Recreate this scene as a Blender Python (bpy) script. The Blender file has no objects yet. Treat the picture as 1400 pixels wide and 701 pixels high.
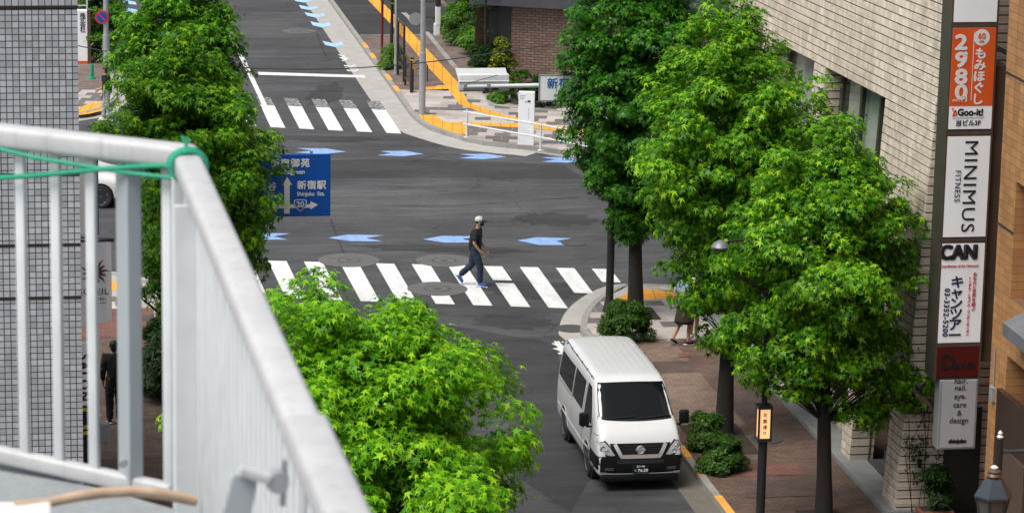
import bpy, bmesh, math, random
import numpy as np
from mathutils import Vector, Matrix
from mathutils.bvhtree import BVHTree
PI = math.pi
rad = math.radians
sc = bpy.context.scene
COL = sc.collection
random.seed(7)

# ------------------------------------------------------------------ camera
CF, CP, CY, CR, CH = 4324.0, rad(12.86), rad(9.5), rad(1.04), 18.0
fw = Vector((math.sin(CY)*math.cos(CP), math.cos(CY)*math.cos(CP), -math.sin(CP)))
r0 = Vector((math.cos(CY), -math.sin(CY), 0.0))
u0 = r0.cross(fw)
cr = r0*math.cos(CR) + u0*math.sin(CR)
cu = -r0*math.sin(CR) + u0*math.cos(CR)
cpos = Vector((0, 0, CH))
cd = bpy.data.cameras.new('camera')
cam = bpy.data.objects.new('camera', cd)
COL.objects.link(cam)
M3 = Matrix((cr, cu, -fw)).transposed()
cam.matrix_world = Matrix.Translation(cpos) @ M3.to_4x4()
cd.sensor_width = 36.0
cd.lens = CF/1400.0*36.0
cd.clip_start = 0.1
cd.clip_end = 2000
cd.dof.use_dof = True
cd.dof.focus_distance = 72.0
cd.dof.aperture_fstop = 8.5
sc.camera = cam

# ------------------------------------------------------------------ light
SUN_EL, SUN_AZ = rad(60), rad(-118)      # azimuth clockwise from +Y
w = bpy.data.worlds.new('World')
sc.world = w
w.use_nodes = True
nt = w.node_tree
bg = nt.nodes['Background']
sky = nt.nodes.new('ShaderNodeTexSky')
sky.sky_type = 'NISHITA'
sky.sun_disc = False
sky.sun_elevation = SUN_EL
sky.sun_rotation = SUN_AZ
sky.dust_density = 4.0
hs = nt.nodes.new('ShaderNodeHueSaturation')
hs.inputs['Saturation'].default_value = 0.32
nt.links.new(sky.outputs[0], hs.inputs['Color'])
nt.links.new(hs.outputs[0], bg.inputs['Color'])
bg.inputs['Strength'].default_value = 0.105
sd = bpy.data.lights.new('sun', 'SUN')
sd.energy = 2.1
sd.angle = rad(40)
sd.color = (1.0, 0.96, 0.9)
sun = bpy.data.objects.new('sun', sd)
COL.objects.link(sun)
sdir = Vector((math.sin(SUN_AZ)*math.cos(SUN_EL), math.cos(SUN_AZ)*math.cos(SUN_EL), math.sin(SUN_EL)))
sun.rotation_euler = (-sdir).to_track_quat('-Z', 'Y').to_euler()
sun.location = (0, 0, 60)
sc.view_settings.view_transform = 'Standard'
sc.view_settings.look = 'None'
sc.view_settings.gamma = 1.0
sc.view_settings.exposure = 0.62
sc.view_settings.use_curve_mapping = False
sc.render.engine = 'CYCLES'
sc.cycles.use_denoising = True
sc.cycles.max_bounces = 6
sc.cycles.transparent_max_bounces = 4
sc.cycles.caustics_reflective = False
sc.cycles.caustics_refractive = False

# ------------------------------------------------------------------ helpers
def ray(px, py):
    return fw*CF + cr*(px-700) - cu*(py-350.5)
def G(px, py, z=0.0):                      # surveyed ground point
    d = ray(px, py)
    return cpos + d*((z-CH)/d.z)
def A(px, py, Y):                          # surveyed point on the plane at Y
    d = ray(px, py)
    return cpos + d*(Y/d.y)
def W(px, py, X):
    d = ray(px, py)
    return cpos + d*(X/d.x)

class MB:
    def __init__(s): s.v = []; s.f = []; s.m = []; s.cur = 0
    def add(s, vs, fs):
        o = len(s.v); s.v += [tuple(v) for v in vs]
        s.f += [tuple(i+o for i in f) for f in fs]; s.m += [s.cur]*len(fs)
        return s
    def box(s, c, d, rz=0.0):
        x, y, z = d[0]/2, d[1]/2, d[2]/2
        vs = []
        ca, sa = math.cos(rz), math.sin(rz)
        for k in (-z, z):
            for a, b in ((-x, -y), (x, -y), (x, y), (-x, y)):
                vs.append((c[0]+a*ca-b*sa, c[1]+a*sa+b*ca, c[2]+k))
        return s.add(vs, [(3, 2, 1, 0), (4, 5, 6, 7), (0, 1, 5, 4), (1, 2, 6, 5), (2, 3, 7, 6), (3, 0, 4, 7)])
    def bx(s, x0, x1, y0, y1, z0, z1):
        return s.box(((x0+x1)/2, (y0+y1)/2, (z0+z1)/2), (x1-x0, y1-y0, z1-z0))
    def bar(s, p, q, wd, h, up=(0, 0, 1)):
        p, q = Vector(p), Vector(q); d = (q-p).normalized(); u = Vector(up)
        sx = d.cross(u).normalized(); u = sx.cross(d).normalized()
        vs = []
        for e in (p, q):
            for a, b in ((-1, -1), (1, -1), (1, 1), (-1, 1)):
                vs.append(e+sx*(a*wd/2)+u*(b*h/2))
        return s.add(vs, [(3, 2, 1, 0), (4, 5, 6, 7), (0, 1, 5, 4), (1, 2, 6, 5), (2, 3, 7, 6), (3, 0, 4, 7)])
    def tube(s, pts, rs, n=10, cap=True):
        pts = [Vector(p) for p in pts]
        if not hasattr(rs, '__len__'): rs = [rs]*len(pts)
        vs = []; fs = []
        ref = None
        for i, p in enumerate(pts):
            d = (pts[min(i+1, len(pts)-1)]-pts[max(i-1, 0)]).normalized()
            if ref is None:
                ref = Vector((1, 0, 0)) if abs(d.x) < .8 else Vector((0, 1, 0))
            a = (ref - d*ref.dot(d)).normalized(); b = d.cross(a); ref = a
            for k in range(n):
                t = 2*PI*k/n
                vs.append(p+(a*math.cos(t)+b*math.sin(t))*rs[i])
        for i in range(len(pts)-1):
            for k in range(n):
                k2 = (k+1) % n
                fs.append((i*n+k, i*n+k2, (i+1)*n+k2, (i+1)*n+k))
        if cap:
            fs.append(tuple(range(n))[::-1]); fs.append(tuple((len(pts)-1)*n+k for k in range(n)))
        return s.add(vs, fs)
    def lathe(s, prof, c=(0, 0, 0), n=20, axis='z'):
        vs = []; fs = []
        for r, z in prof:
            for k in range(n):
                t = 2*PI*k/n
                q = (r*math.cos(t), r*math.sin(t), z)
                if axis == 'x': q = (z, r*math.cos(t), r*math.sin(t))
                if axis == 'y': q = (r*math.sin(t), z, r*math.cos(t))
                vs.append((c[0]+q[0], c[1]+q[1], c[2]+q[2]))
        for i in range(len(prof)-1):
            for k in range(n):
                k2 = (k+1) % n
                fs.append((i*n+k, i*n+k2, (i+1)*n+k2, (i+1)*n+k))
        fs.append(tuple(range(n))[::-1]); fs.append(tuple((len(prof)-1)*n+k for k in range(n)))
        return s.add(vs, fs)
    def prism(s, out, z0, z1):
        n = len(out)
        vs = [(p[0], p[1], z0) for p in out]+[(p[0], p[1], z1) for p in out]
        fs = [tuple(range(n))[::-1], tuple(range(n, 2*n))]
        fs += [(i, (i+1) % n, n+(i+1) % n, n+i) for i in range(n)]
        return s.add(vs, fs)
    def poly(s, pts):
        return s.add(pts, [tuple(range(len(pts)))])
    def strip(s, L, R):
        n = len(L)
        return s.add(list(L)+list(R), [(i, n+i, n+i+1, i+1) for i in range(n-1)])
    def build(s, name, mat, parent=None, loc=None, rz=0.0, bevel=0.0, smooth=False, seg=2):
        me = bpy.data.meshes.new(name)
        me.from_pydata(s.v, [], s.f)
        me.update()
        mats = mat if isinstance(mat, (list, tuple)) else [mat]
        for q in mats: me.materials.append(q)
        if len(mats) > 1: me.polygons.foreach_set('material_index', s.m)
        bm = bmesh.new(); bm.from_mesh(me)
        bmesh.ops.recalc_face_normals(bm, faces=bm.faces)
        if bevel:
            es = [e for e in bm.edges if len(e.link_faces) == 2 and e.calc_face_angle(0) > .6]
            bmesh.ops.bevel(bm, geom=es, offset=bevel, segments=seg, affect='EDGES', profile=.5, clamp_overlap=True)
        bm.to_mesh(me); bm.free()
        if smooth:
            me.polygons.foreach_set('use_smooth', [True]*len(me.polygons))
            me.set_sharp_from_angle(angle=rad(38))
        return link(name, me, parent, loc, rz)

def link(name, me, parent=None, loc=None, rz=0.0):
    o = bpy.data.objects.new(name, me)
    COL.objects.link(o)
    if parent: o.parent = parent
    if loc is not None: o.location = loc
    o.rotation_euler.z = rz
    return o
def tag(o, label, cat, group=None):
    o['label'] = label; o['category'] = cat
    if group: o['group'] = group
    return o
def struct(o):
    o['kind'] = 'structure'; return o
def thing(name, label, cat, loc=(0, 0, 0), rz=0.0, group=None):
    o = bpy.data.objects.new(name, None); COL.objects.link(o)
    o.empty_display_size = .2
    o.location = loc; o.rotation_euler.z = rz
    return tag(o, label, cat, group)
def dup(root, loc, rz=None, label=None):
    r = root.copy(); COL.objects.link(r); r.location = loc
    if rz is not None: r.rotation_euler.z = rz
    if label: r['label'] = label
    for ch in list(root.children):
        c = ch.copy(); COL.objects.link(c); c.parent = r
        for g in ch.children:
            d = g.copy(); COL.objects.link(d); d.parent = c
    return r
def text_mesh(s, size, depth=.003, bold=0.0, spacing=1.0, sx=1.0, shear=0.0):
    cu_ = bpy.data.curves.new('t', 'FONT')
    cu_.body = s; cu_.size = size; cu_.extrude = depth
    cu_.align_x = 'CENTER'; cu_.align_y = 'CENTER'; cu_.space_character = spacing; cu_.shear = shear
    cu_.resolution_u = 3
    o = bpy.data.objects.new('t', cu_); COL.objects.link(o)
    dg = bpy.context.evaluated_depsgraph_get()
    me = bpy.data.meshes.new_from_object(o.evaluated_get(dg))
    bpy.data.objects.remove(o); bpy.data.curves.remove(cu_)
    if bold > 0:                       # heavier strokes: slightly shifted copies, each at its own depth
        b = bmesh.new(); b.from_mesh(me); base = list(b.verts)+list(b.edges)+list(b.faces)
        for i, (ax, ay) in enumerate(((1, 0), (-1, 0), (0, 1), (0, -1), (.7, .7), (-.7, -.7), (.7, -.7), (-.7, .7))):
            r = bmesh.ops.duplicate(b, geom=base)
            bmesh.ops.translate(b, vec=(ax*bold*.9, ay*bold*.9, .0002*(i+1)), verts=[v for v in r['geom'] if isinstance(v, bmesh.types.BMVert)])
        b.to_mesh(me); b.free()
    if sx != 1.0: me.transform(Matrix.Diagonal((sx, 1, 1, 1)))
    return me
def text(name, s, size, mat, parent, loc, bold=0.0, rx=PI/2, ry=0.0, rz=0.0, spacing=1.0, sx=1.0, spin=0.0, shear=0.0):
    me = text_mesh(s, size, .003, bold, spacing, sx, shear)
    if spin: me.transform(Matrix.Rotation(spin, 4, 'Z'))
    me.name = name
    me.materials.clear(); me.materials.append(mat)
    o = link(name, me, parent, loc)
    o.rotation_euler = (rx, ry, rz)
    return o
def vtext(name, s, size, mat, parent, loc, step=None, bold=0.0, sx=1.0):
    """characters stacked downwards, one mesh, facing -Y"""
    step = step or size*1.05
    vs = []; fs = []; z = 0
    for chh in s:
        if chh != ' ':
            me = text_mesh(chh, size, .003, bold, 1, sx)
            o = len(vs)
            cx = cz = 0
            if len(me.vertices):
                xs = [v.co.x for v in me.vertices]; cx = (min(xs)+max(xs))/2
            vs += [(v.co.x-cx, -v.co.z, v.co.y+z) for v in me.vertices]
            fs += [tuple(i+o for i in p.vertices) for p in me.polygons]
            bpy.data.meshes.remove(me)
        z -= step
    m = MB(); m.add(vs, fs)
    return m.build(name, mat, parent, loc)

# ------------------------------------------------------------------ materials
def rgb(r, g, b):
    f = lambda c: (c/255/12.92) if c/255 <= .04045 else ((c/255+.055)/1.055)**2.4
    return (f(r), f(g), f(b), 1)
def nmat(name):
    m = bpy.data.materials.new(name); m.use_nodes = True
    t = m.node_tree; p = t.nodes['Principled BSDF']
    return m, t, p
def node(t, kind, **kw):
    n = t.nodes.new(kind)
    for k, v in kw.items(): setattr(n, k, v)
    return n
def coords(t, world=False, scale=(1, 1, 1), rz=0.0, rx=0.0):
    if world:
        g = node(t, 'ShaderNodeNewGeometry'); out = g.outputs['Position']
    else:
        g = node(t, 'ShaderNodeTexCoord'); out = g.outputs['Object']
    mp = node(t, 'ShaderNodeMapping')
    mp.inputs['Scale'].default_value = scale
    mp.inputs['Rotation'].default_value = (rx, 0, rz)
    t.links.new(out, mp.inputs[0])
    return mp.outputs[0]
def noise(t, vec, scale, detail=6, rough=.6):
    n = node(t, 'ShaderNodeTexNoise')
    n.inputs['Scale'].default_value = scale; n.inputs['Detail'].default_value = detail
    n.inputs['Roughness'].default_value = rough
    t.links.new(vec, n.inputs['Vector'])
    return n.outputs['Fac']
def ramp(t, fac, stops):
    r = node(t, 'ShaderNodeValToRGB'); e = r.color_ramp.elements
    while len(e) < len(stops): e.new(.5)
    for k, (p, c) in enumerate(stops):
        e[k].position = p; e[k].color = c if len(c) == 4 else (*c, 1)
    t.links.new(fac, r.inputs[0])
    return r.outputs[0]
def mix(t, a, b, fac, mode='MIX'):
    n = node(t, 'ShaderNodeMix', data_type='RGBA', blend_type=mode)
    for sk, v in ((n.inputs[6], a), (n.inputs[7], b), (n.inputs[0], fac)):
        if isinstance(v, (int, float)): sk.default_value = v
        elif isinstance(v, tuple): sk.default_value = v
        else: t.links.new(v, sk)
    return n.outputs[2]
def bump(t, p, fac, strength=.2, dist=.01):
    b = node(t, 'ShaderNodeBump')
    b.inputs['Strength'].default_value = strength; b.inputs['Distance'].default_value = dist
    t.links.new(fac, b.inputs['Height']); t.links.new(b.outputs[0], p.inputs['Normal'])
def plain(name, c, rough=.5, metal=0.0, var=.12, scale=3.0, spec=.5, coat=0.0, emit=0.0):
    m, t, p = nmat(name)
    c = c if len(c) == 4 else (*c, 1)
    v = coords(t, False)
    f = noise(t, v, scale, 5)
    lo = tuple(x*(1-var) for x in c[:3])+(1,); hi = tuple(min(1, x*(1+var)) for x in c[:3])+(1,)
    col = ramp(t, f, [(.3, lo), (.7, hi)])
    t.links.new(col, p.inputs['Base Color'])
    p.inputs['Roughness'].default_value = rough; p.inputs['Metallic'].default_value = metal
    p.inputs['Specular IOR Level'].default_value = spec
    p.inputs['Coat Weight'].default_value = coat
    if emit:
        t.links.new(col, p.inputs['Emission Color']); p.inputs['Emission Strength'].default_value = emit
    return m
def g3(v): return (v, v, v, 1)

MT = {}
# asphalt: aggregate speckle, big worn patches, streaks along the traffic
def asphalt(name, base):
    m, t, p = nmat(name)
    v = coords(t, True)
    vs_ = coords(t, True, (.12, .9, 1), rad(13))
    big = ramp(t, noise(t, v, .23, 7, .62), [(.3, (base*.60, base*.62, base*.65, 1)), (.5, (base*.97, base, base*1.045, 1)), (.72, (base*1.44, base*1.47, base*1.51, 1))])
    st = ramp(t, noise(t, vs_, 1.3, 8, .65), [(.3, g3(.70)), (.68, g3(1.24))])
    vt = coords(t, True, (.25, 1.3, 1), rad(8))
    st2 = ramp(t, noise(t, vt, 2.6, 8, .7), [(.34, g3(.70)), (.6, g3(1.16))])
    fine = ramp(t, noise(t, v, 55, 3, .7), [(.25, g3(.6)), (.75, g3(1.4))])
    mid = ramp(t, noise(t, v, 7, 6, .75), [(.3, g3(.8)), (.7, g3(1.18))])
    big = mix(t, big, mid, 1.0, 'MULTIPLY')
    vo = node(t, 'ShaderNodeTexVoronoi'); vo.feature = 'DISTANCE_TO_EDGE'; vo.inputs['Scale'].default_value = .3
    ns_ = node(t, 'ShaderNodeTexNoise'); ns_.inputs['Scale'].default_value = 1.1; ns_.inputs['Detail'].default_value = 6
    t.links.new(v, ns_.inputs['Vector'])
    vm = node(t, 'ShaderNodeVectorMath', operation='MULTIPLY_ADD'); vm.inputs[1].default_value = (1.6, 1.6, 0)
    t.links.new(ns_.outputs['Color'], vm.inputs[0]); t.links.new(v, vm.inputs[2]); t.links.new(vm.outputs[0], vo.inputs['Vector'])
    ck = ramp(t, vo.outputs['Distance'], [(.0, g3(.55)), (.007, g3(.7)), (.012, g3(1))])
    cm = ramp(t, noise(t, v, .16, 3), [(.47, g3(0)), (.56, g3(1))])
    big = mix(t, big, mix(t, g3(1), ck, cm), 1.0, 'MULTIPLY')
    c = mix(t, mix(t, mix(t, big, st, 1.0, 'MULTIPLY'), st2, 1.0, 'MULTIPLY'), fine, 1.0, 'MULTIPLY')
    t.links.new(c, p.inputs['Base Color'])
    p.inputs['Roughness'].default_value = .78
    bump(t, p, noise(t, v, 70, 3), .3, .006)
    return m
MT['asphalt'] = asphalt('asphalt', .053)
MT['asphalt_new'] = asphalt('dark asphalt', .029)
MT['asphalt_old'] = asphalt('worn asphalt', .062)
def worn_paint(name, c, hole=.3, under=.06):
    m, t, p = nmat(name)
    v = coords(t, True)
    f = noise(t, v, 9, 8, .7)
    k = ramp(t, f, [(hole, g3(0)), (hole+.09, g3(1))])
    d = ramp(t, noise(t, coords(t, True, (1.6, .5, 1)), 2.2, 7, .65), [(.3, g3(.80)), (.62, g3(1.05))])
    col = mix(t, g3(under), mix(t, c, d, 1.0, 'MULTIPLY'), k)
    t.links.new(col, p.inputs['Base Color']); p.inputs['Roughness'].default_value = .7
    return m
MT['line'] = worn_paint('white road paint', (.66, .66, .65, 1), .30)
MT['line_worn'] = worn_paint('scraped road paint', (.36, .36, .355, 1), .47)
MT['bluepaint'] = worn_paint('blue road paint', (.225, .36, .64, 1), .33)
MT['bluepaint2'] = worn_paint('pale blue road paint', (.33, .54, .80, 1), .24)
MT['yellowpaint'] = worn_paint('orange kerb paint', (.82, .36, .06, 1), .33, .2)
MT['tactile'] = worn_paint('orange tactile paving', (.86, .40, .035, 1), .18, .35)

def pavers(name, c1, c2, mortar, bw, bh, rz=0.0, off=.5, msize=.006, rowtone=True, dirt=.35):
    m, t, p = nmat(name)
    v = coords(t, True, (1, 1, 1), rz)
    b = node(t, 'ShaderNodeTexBrick'); b.offset = off
    t.links.new(v, b.inputs['Vector'])
    b.inputs['Color1'].default_value = c1; b.inputs['Color2'].default_value = c2
    b.inputs['Mortar'].default_value = mortar
    b.inputs['Scale'].default_value = 1; b.inputs['Mortar Size'].default_value = msize
    b.inputs['Brick Width'].default_value = bw; b.inputs['Row Height'].default_value = bh
    b.inputs['Mortar Smooth'].default_value = .2
    b.inputs['Bias'].default_value = 0
    d = ramp(t, noise(t, v, .8, 7, .65), [(.3, g3(1-dirt)), (.7, g3(1+dirt*.6))])
    d2 = ramp(t, noise(t, v, 14, 4, .6), [(.3, g3(.85)), (.7, g3(1.12))])
    c = mix(t, mix(t, b.outputs['Color'], d, 1.0, 'MULTIPLY'), d2, 1.0, 'MULTIPLY')
    t.links.new(c, p.inputs['Base Color']); p.inputs['Roughness'].default_value = .8
    bump(t, p, b.outputs['Fac'], -.4, .01)
    return m
MT['brick_pave'] = pavers('brown brick pavers', (.15, .09, .065, 1), (.088, .058, .046, 1), (.042, .034, .03, 1), .21, .105)
MT['brick_pale'] = pavers('pale brown brick pavers', (.225, .155, .115, 1), (.16, .11, .085, 1), (.07, .052, .042, 1), .21, .105)
MT['brick_red'] = pavers('red brick pavers', (.20, .082, .06, 1), (.145, .065, .052, 1), (.06, .04, .035, 1), .21, .105)
MT['brick_dark'] = pavers('dark brick pavers', (.115, .075, .06, 1), (.08, .055, .047, 1), (.04, .03, .03, 1), .21, .105)
MT['brick_rose'] = pavers('rose brick pavers', (.21, .15, .128, 1), (.135, .098, .086, 1), (.07, .055, .05, 1), .21, .105)
MT['tactile'] = pavers('orange tactile paving blocks', (.84, .39, .035, 1), (.74, .33, .03, 1), (.42, .19, .03, 1), .3, .3, rad(8), .0, .014, dirt=.16)
# pale slabs with scattered dark ones
def checker(name, rz):
    m, t, p = nmat(name)
    v = coords(t, True, (1, 1, 1), rz)
    b = node(t, 'ShaderNodeTexBrick'); b.offset = .5
    t.links.new(v, b.inputs['Vector'])
    b.inputs['Color1'].default_value = g3(0); b.inputs['Color2'].default_value = g3(1)
    b.inputs['Mortar'].default_value = g3(.6)
    b.inputs['Scale'].default_value = 1; b.inputs['Mortar Size'].default_value = .006
    b.inputs['Brick Width'].default_value = .5; b.inputs['Row Height'].default_value = .52
    k = ramp(t, b.outputs['Color'], [(.0, (.12, .11, .105, 1)), (.36, (.15, .135, .13, 1)), (.37, (.36, .325, .30, 1)), (1, (.46, .42, .39, 1))])
    d = ramp(t, noise(t, v, 1.6, 7, .65), [(.3, g3(.8)), (.7, g3(1.1))])
    t.links.new(mix(t, k, d, 1.0, 'MULTIPLY'), p.inputs['Base Color'])
    p.inputs['Roughness'].default_value = .75
    return m
MT['checker'] = checker('pale and grey paving slabs', rad(0))
MT['checker2'] = checker('pale and grey paving slabs far', rad(12))
def concrete(name, c, var=.2, sc_=2.0):
    m, t, p = nmat(name)
    v = coords(t, True)
    a = ramp(t, noise(t, v, sc_, 8, .68), [(.3, tuple(x*(1-var) for x in c[:3])+(1,)), (.7, tuple(x*(1+var) for x in c[:3])+(1,))])
    d = ramp(t, noise(t, v, 40, 3), [(.3, g3(.86)), (.7, g3(1.1))])
    t.links.new(mix(t, a, d, 1.0, 'MULTIPLY'), p.inputs['Base Color']); p.inputs['Roughness'].default_value = .85
    bump(t, p, noise(t, v, 30, 4), .2, .008)
    return m
MT['gutter'] = concrete('pale concrete gutter', (.36, .345, .325), .14)
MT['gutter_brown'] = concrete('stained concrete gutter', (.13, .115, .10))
MT['kerb'] = concrete('granite kerb', (.27, .26, .245))
MT['kerb_dark'] = concrete('dirty kerb', (.085, .08, .075))
MT['plinth'] = concrete('grey stone plinth', (.20, .21, .205))
MT['dark_stone'] = concrete('dark stone steps', (.045, .047, .05))
MT['floor_conc'] = concrete('terrace screed', (.24, .26, .27), .14, 3)
MT['manhole'] = concrete('cast iron', (.06, .057, .054), .3, 8)
MT['ring'] = concrete('manhole collar', (.105, .103, .10), .2, 4)

MT['white_paint'] = plain('white painted steel', (.62, .63, .64), .42, var=.05)
MT['rail_grey'] = plain('grey painted aluminium', (.60, .625, .64), .45, var=.07, scale=9)
MT['rail_white'] = plain('chalky white rail paint', (.44, .445, .455), .5, var=.10, scale=7)
MT['rail_blue'] = plain('shaded side of post', (.34, .375, .40), .45, var=.06)  # rail grey darkened, the post's shade put into the colour
MT['galv'] = plain('galvanised steel', (.36, .38, .40), .45, .4, var=.12, scale=6)
MT['black_metal'] = plain('black painted metal', (.018, .018, .02), .45, var=.2)
MT['brown_metal'] = plain('brown bronze metal', (.115, .078, .06), .42, .3, var=.15)
MT['olive_metal'] = plain('dark olive sign frame', (.062, .06, .048), .45, .2, var=.15)
MT['red_metal'] = plain('dark red paint', (.13, .012, .018), .5)
MT['white_plastic'] = plain('white plastic', (.62, .62, .62), .4, var=.05)
MT['sign_white'] = plain('white sign face', (.80, .805, .82), .35, var=.05, scale=1.5, emit=.06)  # small added glow lifts the whites, on plain boards and cloth as well
MT['sign_shaded'] = plain('sign face greyed for shade', (.40, .40, .41), .45, var=.06)  # salon sign's white face, shade below the tower painted in as grey
MT['sign_orange'] = plain('orange sign face', (.72, .105, .022), .35, var=.04)
MT['sign_red'] = plain('dim red sign face', (.085, .008, .008), .4, var=.15)
MT['sign_blue'] = plain('road sign blue', (.0, .085, .40), .35, var=.05)
MT['ink_black'] = plain('black lettering', (.012, .012, .015), .5, var=.1)
MT['ink_grey'] = plain('grey lettering', (.06, .06, .065), .5, var=.1)
MT['ink_white'] = plain('white lettering', (.76, .76, .76), .45, var=.03)
MT['ink_navy'] = plain('navy lettering', (.012, .018, .075), .5)
MT['ink_blue'] = plain('blue lettering', (.01, .11, .42), .5)
MT['ink_red'] = plain('red lettering', (.55, .03, .05), .5)
MT['ink_brown'] = plain('brown print', (.12, .06, .04), .6)
MT['orange_print'] = plain('orange print', (.75, .13, .02), .5)
MT['yellow'] = plain('yellow paint', (.80, .56, .02), .5)
MT['rope'] = plain('green nylon twine', (.006, .28, .16), .6, var=.2, scale=40)
MT['wood_stick'] = plain('weathered pale wood', (.46, .33, .23), .7, var=.25, scale=9)
MT['cable'] = plain('black cable', (.02, .02, .022), .6)
MT['bark'] = plain('dark bark', (.017, .014, .012), .9, var=.35, scale=7)
MT['soil'] = plain('dark soil', (.03, .022, .016), .95, var=.3)
MT['terracotta'] = plain('terracotta planter', (.20, .07, .035), .8)
def chipped(name, c, rough):
    m, t, p = nmat(name)
    v = coords(t, False)
    a = ramp(t, noise(t, v, 6, 6, .6), [(.3, tuple(x*.9 for x in c)+(1,)), (.7, tuple(x*1.07 for x in c)+(1,))])
    k = ramp(t, noise(t, v, 38, 5, .65), [(.66, g3(0)), (.70, g3(1))])
    s_ = ramp(t, noise(t, coords(t, False, (30, 30, 1.2)), 1.0, 5), [(.55, g3(0)), (.75, g3(.35))])
    col = mix(t, mix(t, a, (.22, .17, .13, 1), s_), (.20, .16, .13, 1), k)
    t.links.new(col, p.inputs['Base Color']); p.inputs['Roughness'].default_value = rough
    return m
MT['rail_white'] = chipped('chalky white rail paint, chipped', (.47, .475, .485), .5)
MT['chrome'] = plain('chrome', (.78, .79, .80), .3, .85, var=.03)
MT['rubber'] = plain('black rubber', (.02, .02, .02), .85)
MT['tyre'] = plain('tyre', (.018, .018, .019), .85)
MT['alloy'] = plain('alloy rim', (.34, .35, .37), .35, .8)
MT['van_white'] = plain('white van paint', (.62, .625, .635), .25, var=.02, coat=.6)
MT['van_black'] = plain('black bumper plastic', (.008, .008, .009), .55, var=.15, spec=.2)
MT['seam'] = plain('panel gap', (.05, .05, .055), .8)
MT['plate'] = plain('dark green plate', (.006, .02, .015), .5, spec=.2)
def glassy(name, c, rough=.06, spec=.3):
    m, t, p = nmat(name)
    p.inputs['Base Color'].default_value = c
    p.inputs['Roughness'].default_value = rough
    p.inputs['Specular IOR Level'].default_value = spec
    p.inputs['Coat Weight'].default_value = 0
    p.inputs['Coat Roughness'].default_value = .02
    return m
MT['dark_glass'] = glassy('tinted car glass', (.005, .006, .007, 1), .03, .24)
MT['window_glass'] = glassy('window glass', (.03, .034, .034, 1), .08)
MT['lens'] = glassy('clear lens', (.35, .36, .38, 1), .1)
MT['bronze_glass'] = plain('glazing with painted bronze reflection', (.045, .025, .014), .2, .5, var=.7, scale=.9)  # mottled bronze colour stands for a warm reflection in the dark glazing
MT['curtain'] = plain('grey green curtain', (.62, .68, .63), .9, var=.12, scale=2)
MT['bronze_dark'] = plain('dark bronze door', (.035, .021, .016), .35, var=.3)
MT['slate'] = plain('slate fascia', (.05, .056, .066), .5)
MT['charcoal'] = plain('charcoal column', (.016, .017, .021), .5)
MT['grey_metal'] = plain('grey awning metal', (.17, .18, .20), .45, .3)
MT['lantern_blue'] = plain('blue grey lantern metal', (.05, .062, .08), .45, .4)
MT['frost'] = plain('dusty lantern glass', (.10, .085, .075), .35)
MT['lamp_lit'] = plain('lit lamp panel', (1.0, .52, .24), .5, var=.03, emit=.62)
# clothes and skin
MT['skin'] = plain('skin', (.42, .24, .17), .55, var=.05)
MT['hair'] = plain('black hair', (.012, .01, .01), .6)
MT['cloth_black'] = plain('black cotton', (.012, .012, .013), .9, var=.25, scale=12)
MT['denim'] = plain('blue denim', (.014, .028, .058), .9, var=.45, scale=9)
MT['shoe_blue'] = plain('bright blue shoe', (.01, .10, .50), .6)
MT['sole'] = plain('pale sole', (.55, .57, .6), .7)
MT['cap_white'] = plain('pale cap cloth', (.50, .48, .46), .9)
MT['cloth_blue'] = plain('grey blue shirt', (.19, .26, .34), .9)
MT['cloth_brown'] = plain('dark brown skirt', (.028, .016, .013), .9)
MT['cloth_pale'] = plain('pale grey trousers', (.36, .38, .40), .9)
MT['cloth_white'] = plain('white cloth', (.66, .66, .66), .9, var=.05)

def tilegrid(name, c, mortar, size, ms, axis='xz', var=.1):
    m, t, p = nmat(name)
    v = coords(t, True, (1, 1, 1), 0, rad(-90))      # x,z plane
    if axis == 'yz': v = coords(t, True, (1, 1, 1), rad(-90), 0)
    b = node(t, 'ShaderNodeTexBrick'); b.offset = 0.0
    t.links.new(v, b.inputs['Vector'])
    lo = tuple(x*(1-var) for x in c[:3])+(1,); hi = tuple(x*(1+var) for x in c[:3])+(1,)
    b.inputs['Color1'].default_value = lo; b.inputs['Color2'].default_value = hi; b.inputs['Mortar'].default_value = mortar
    b.inputs['Scale'].default_value = 1; b.inputs['Mortar Size'].default_value = ms; b.inputs['Mortar Smooth'].default_value = .05
    b.inputs['Brick Width'].default_value = size[0]; b.inputs['Row Height'].default_value = size[1]
    d = ramp(t, noise(t, v, .7, 6), [(.3, g3(.9)), (.7, g3(1.06))])
    t.links.new(mix(t, b.outputs['Color'], d, 1.0, 'MULTIPLY'), p.inputs['Base Color'])
    p.inputs['Roughness'].default_value = .45
    bump(t, p, b.outputs['Fac'], -.5, .006)
    return m
MT['grey_tile'] = tilegrid('grey square wall tiles', (.44, .465, .51), (.055, .058, .068, 1), (.0955, .0955), .0072, var=.2)
MT['grey_tile_tall'] = tilegrid('grey upright wall tiles', (.44, .465, .51), (.085, .09, .105, 1), (.0955, .30), .0072, var=.2)
MT['grey_tile_side'] = plain('grey tiled return wall', (.27, .285, .31), .5)
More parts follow.
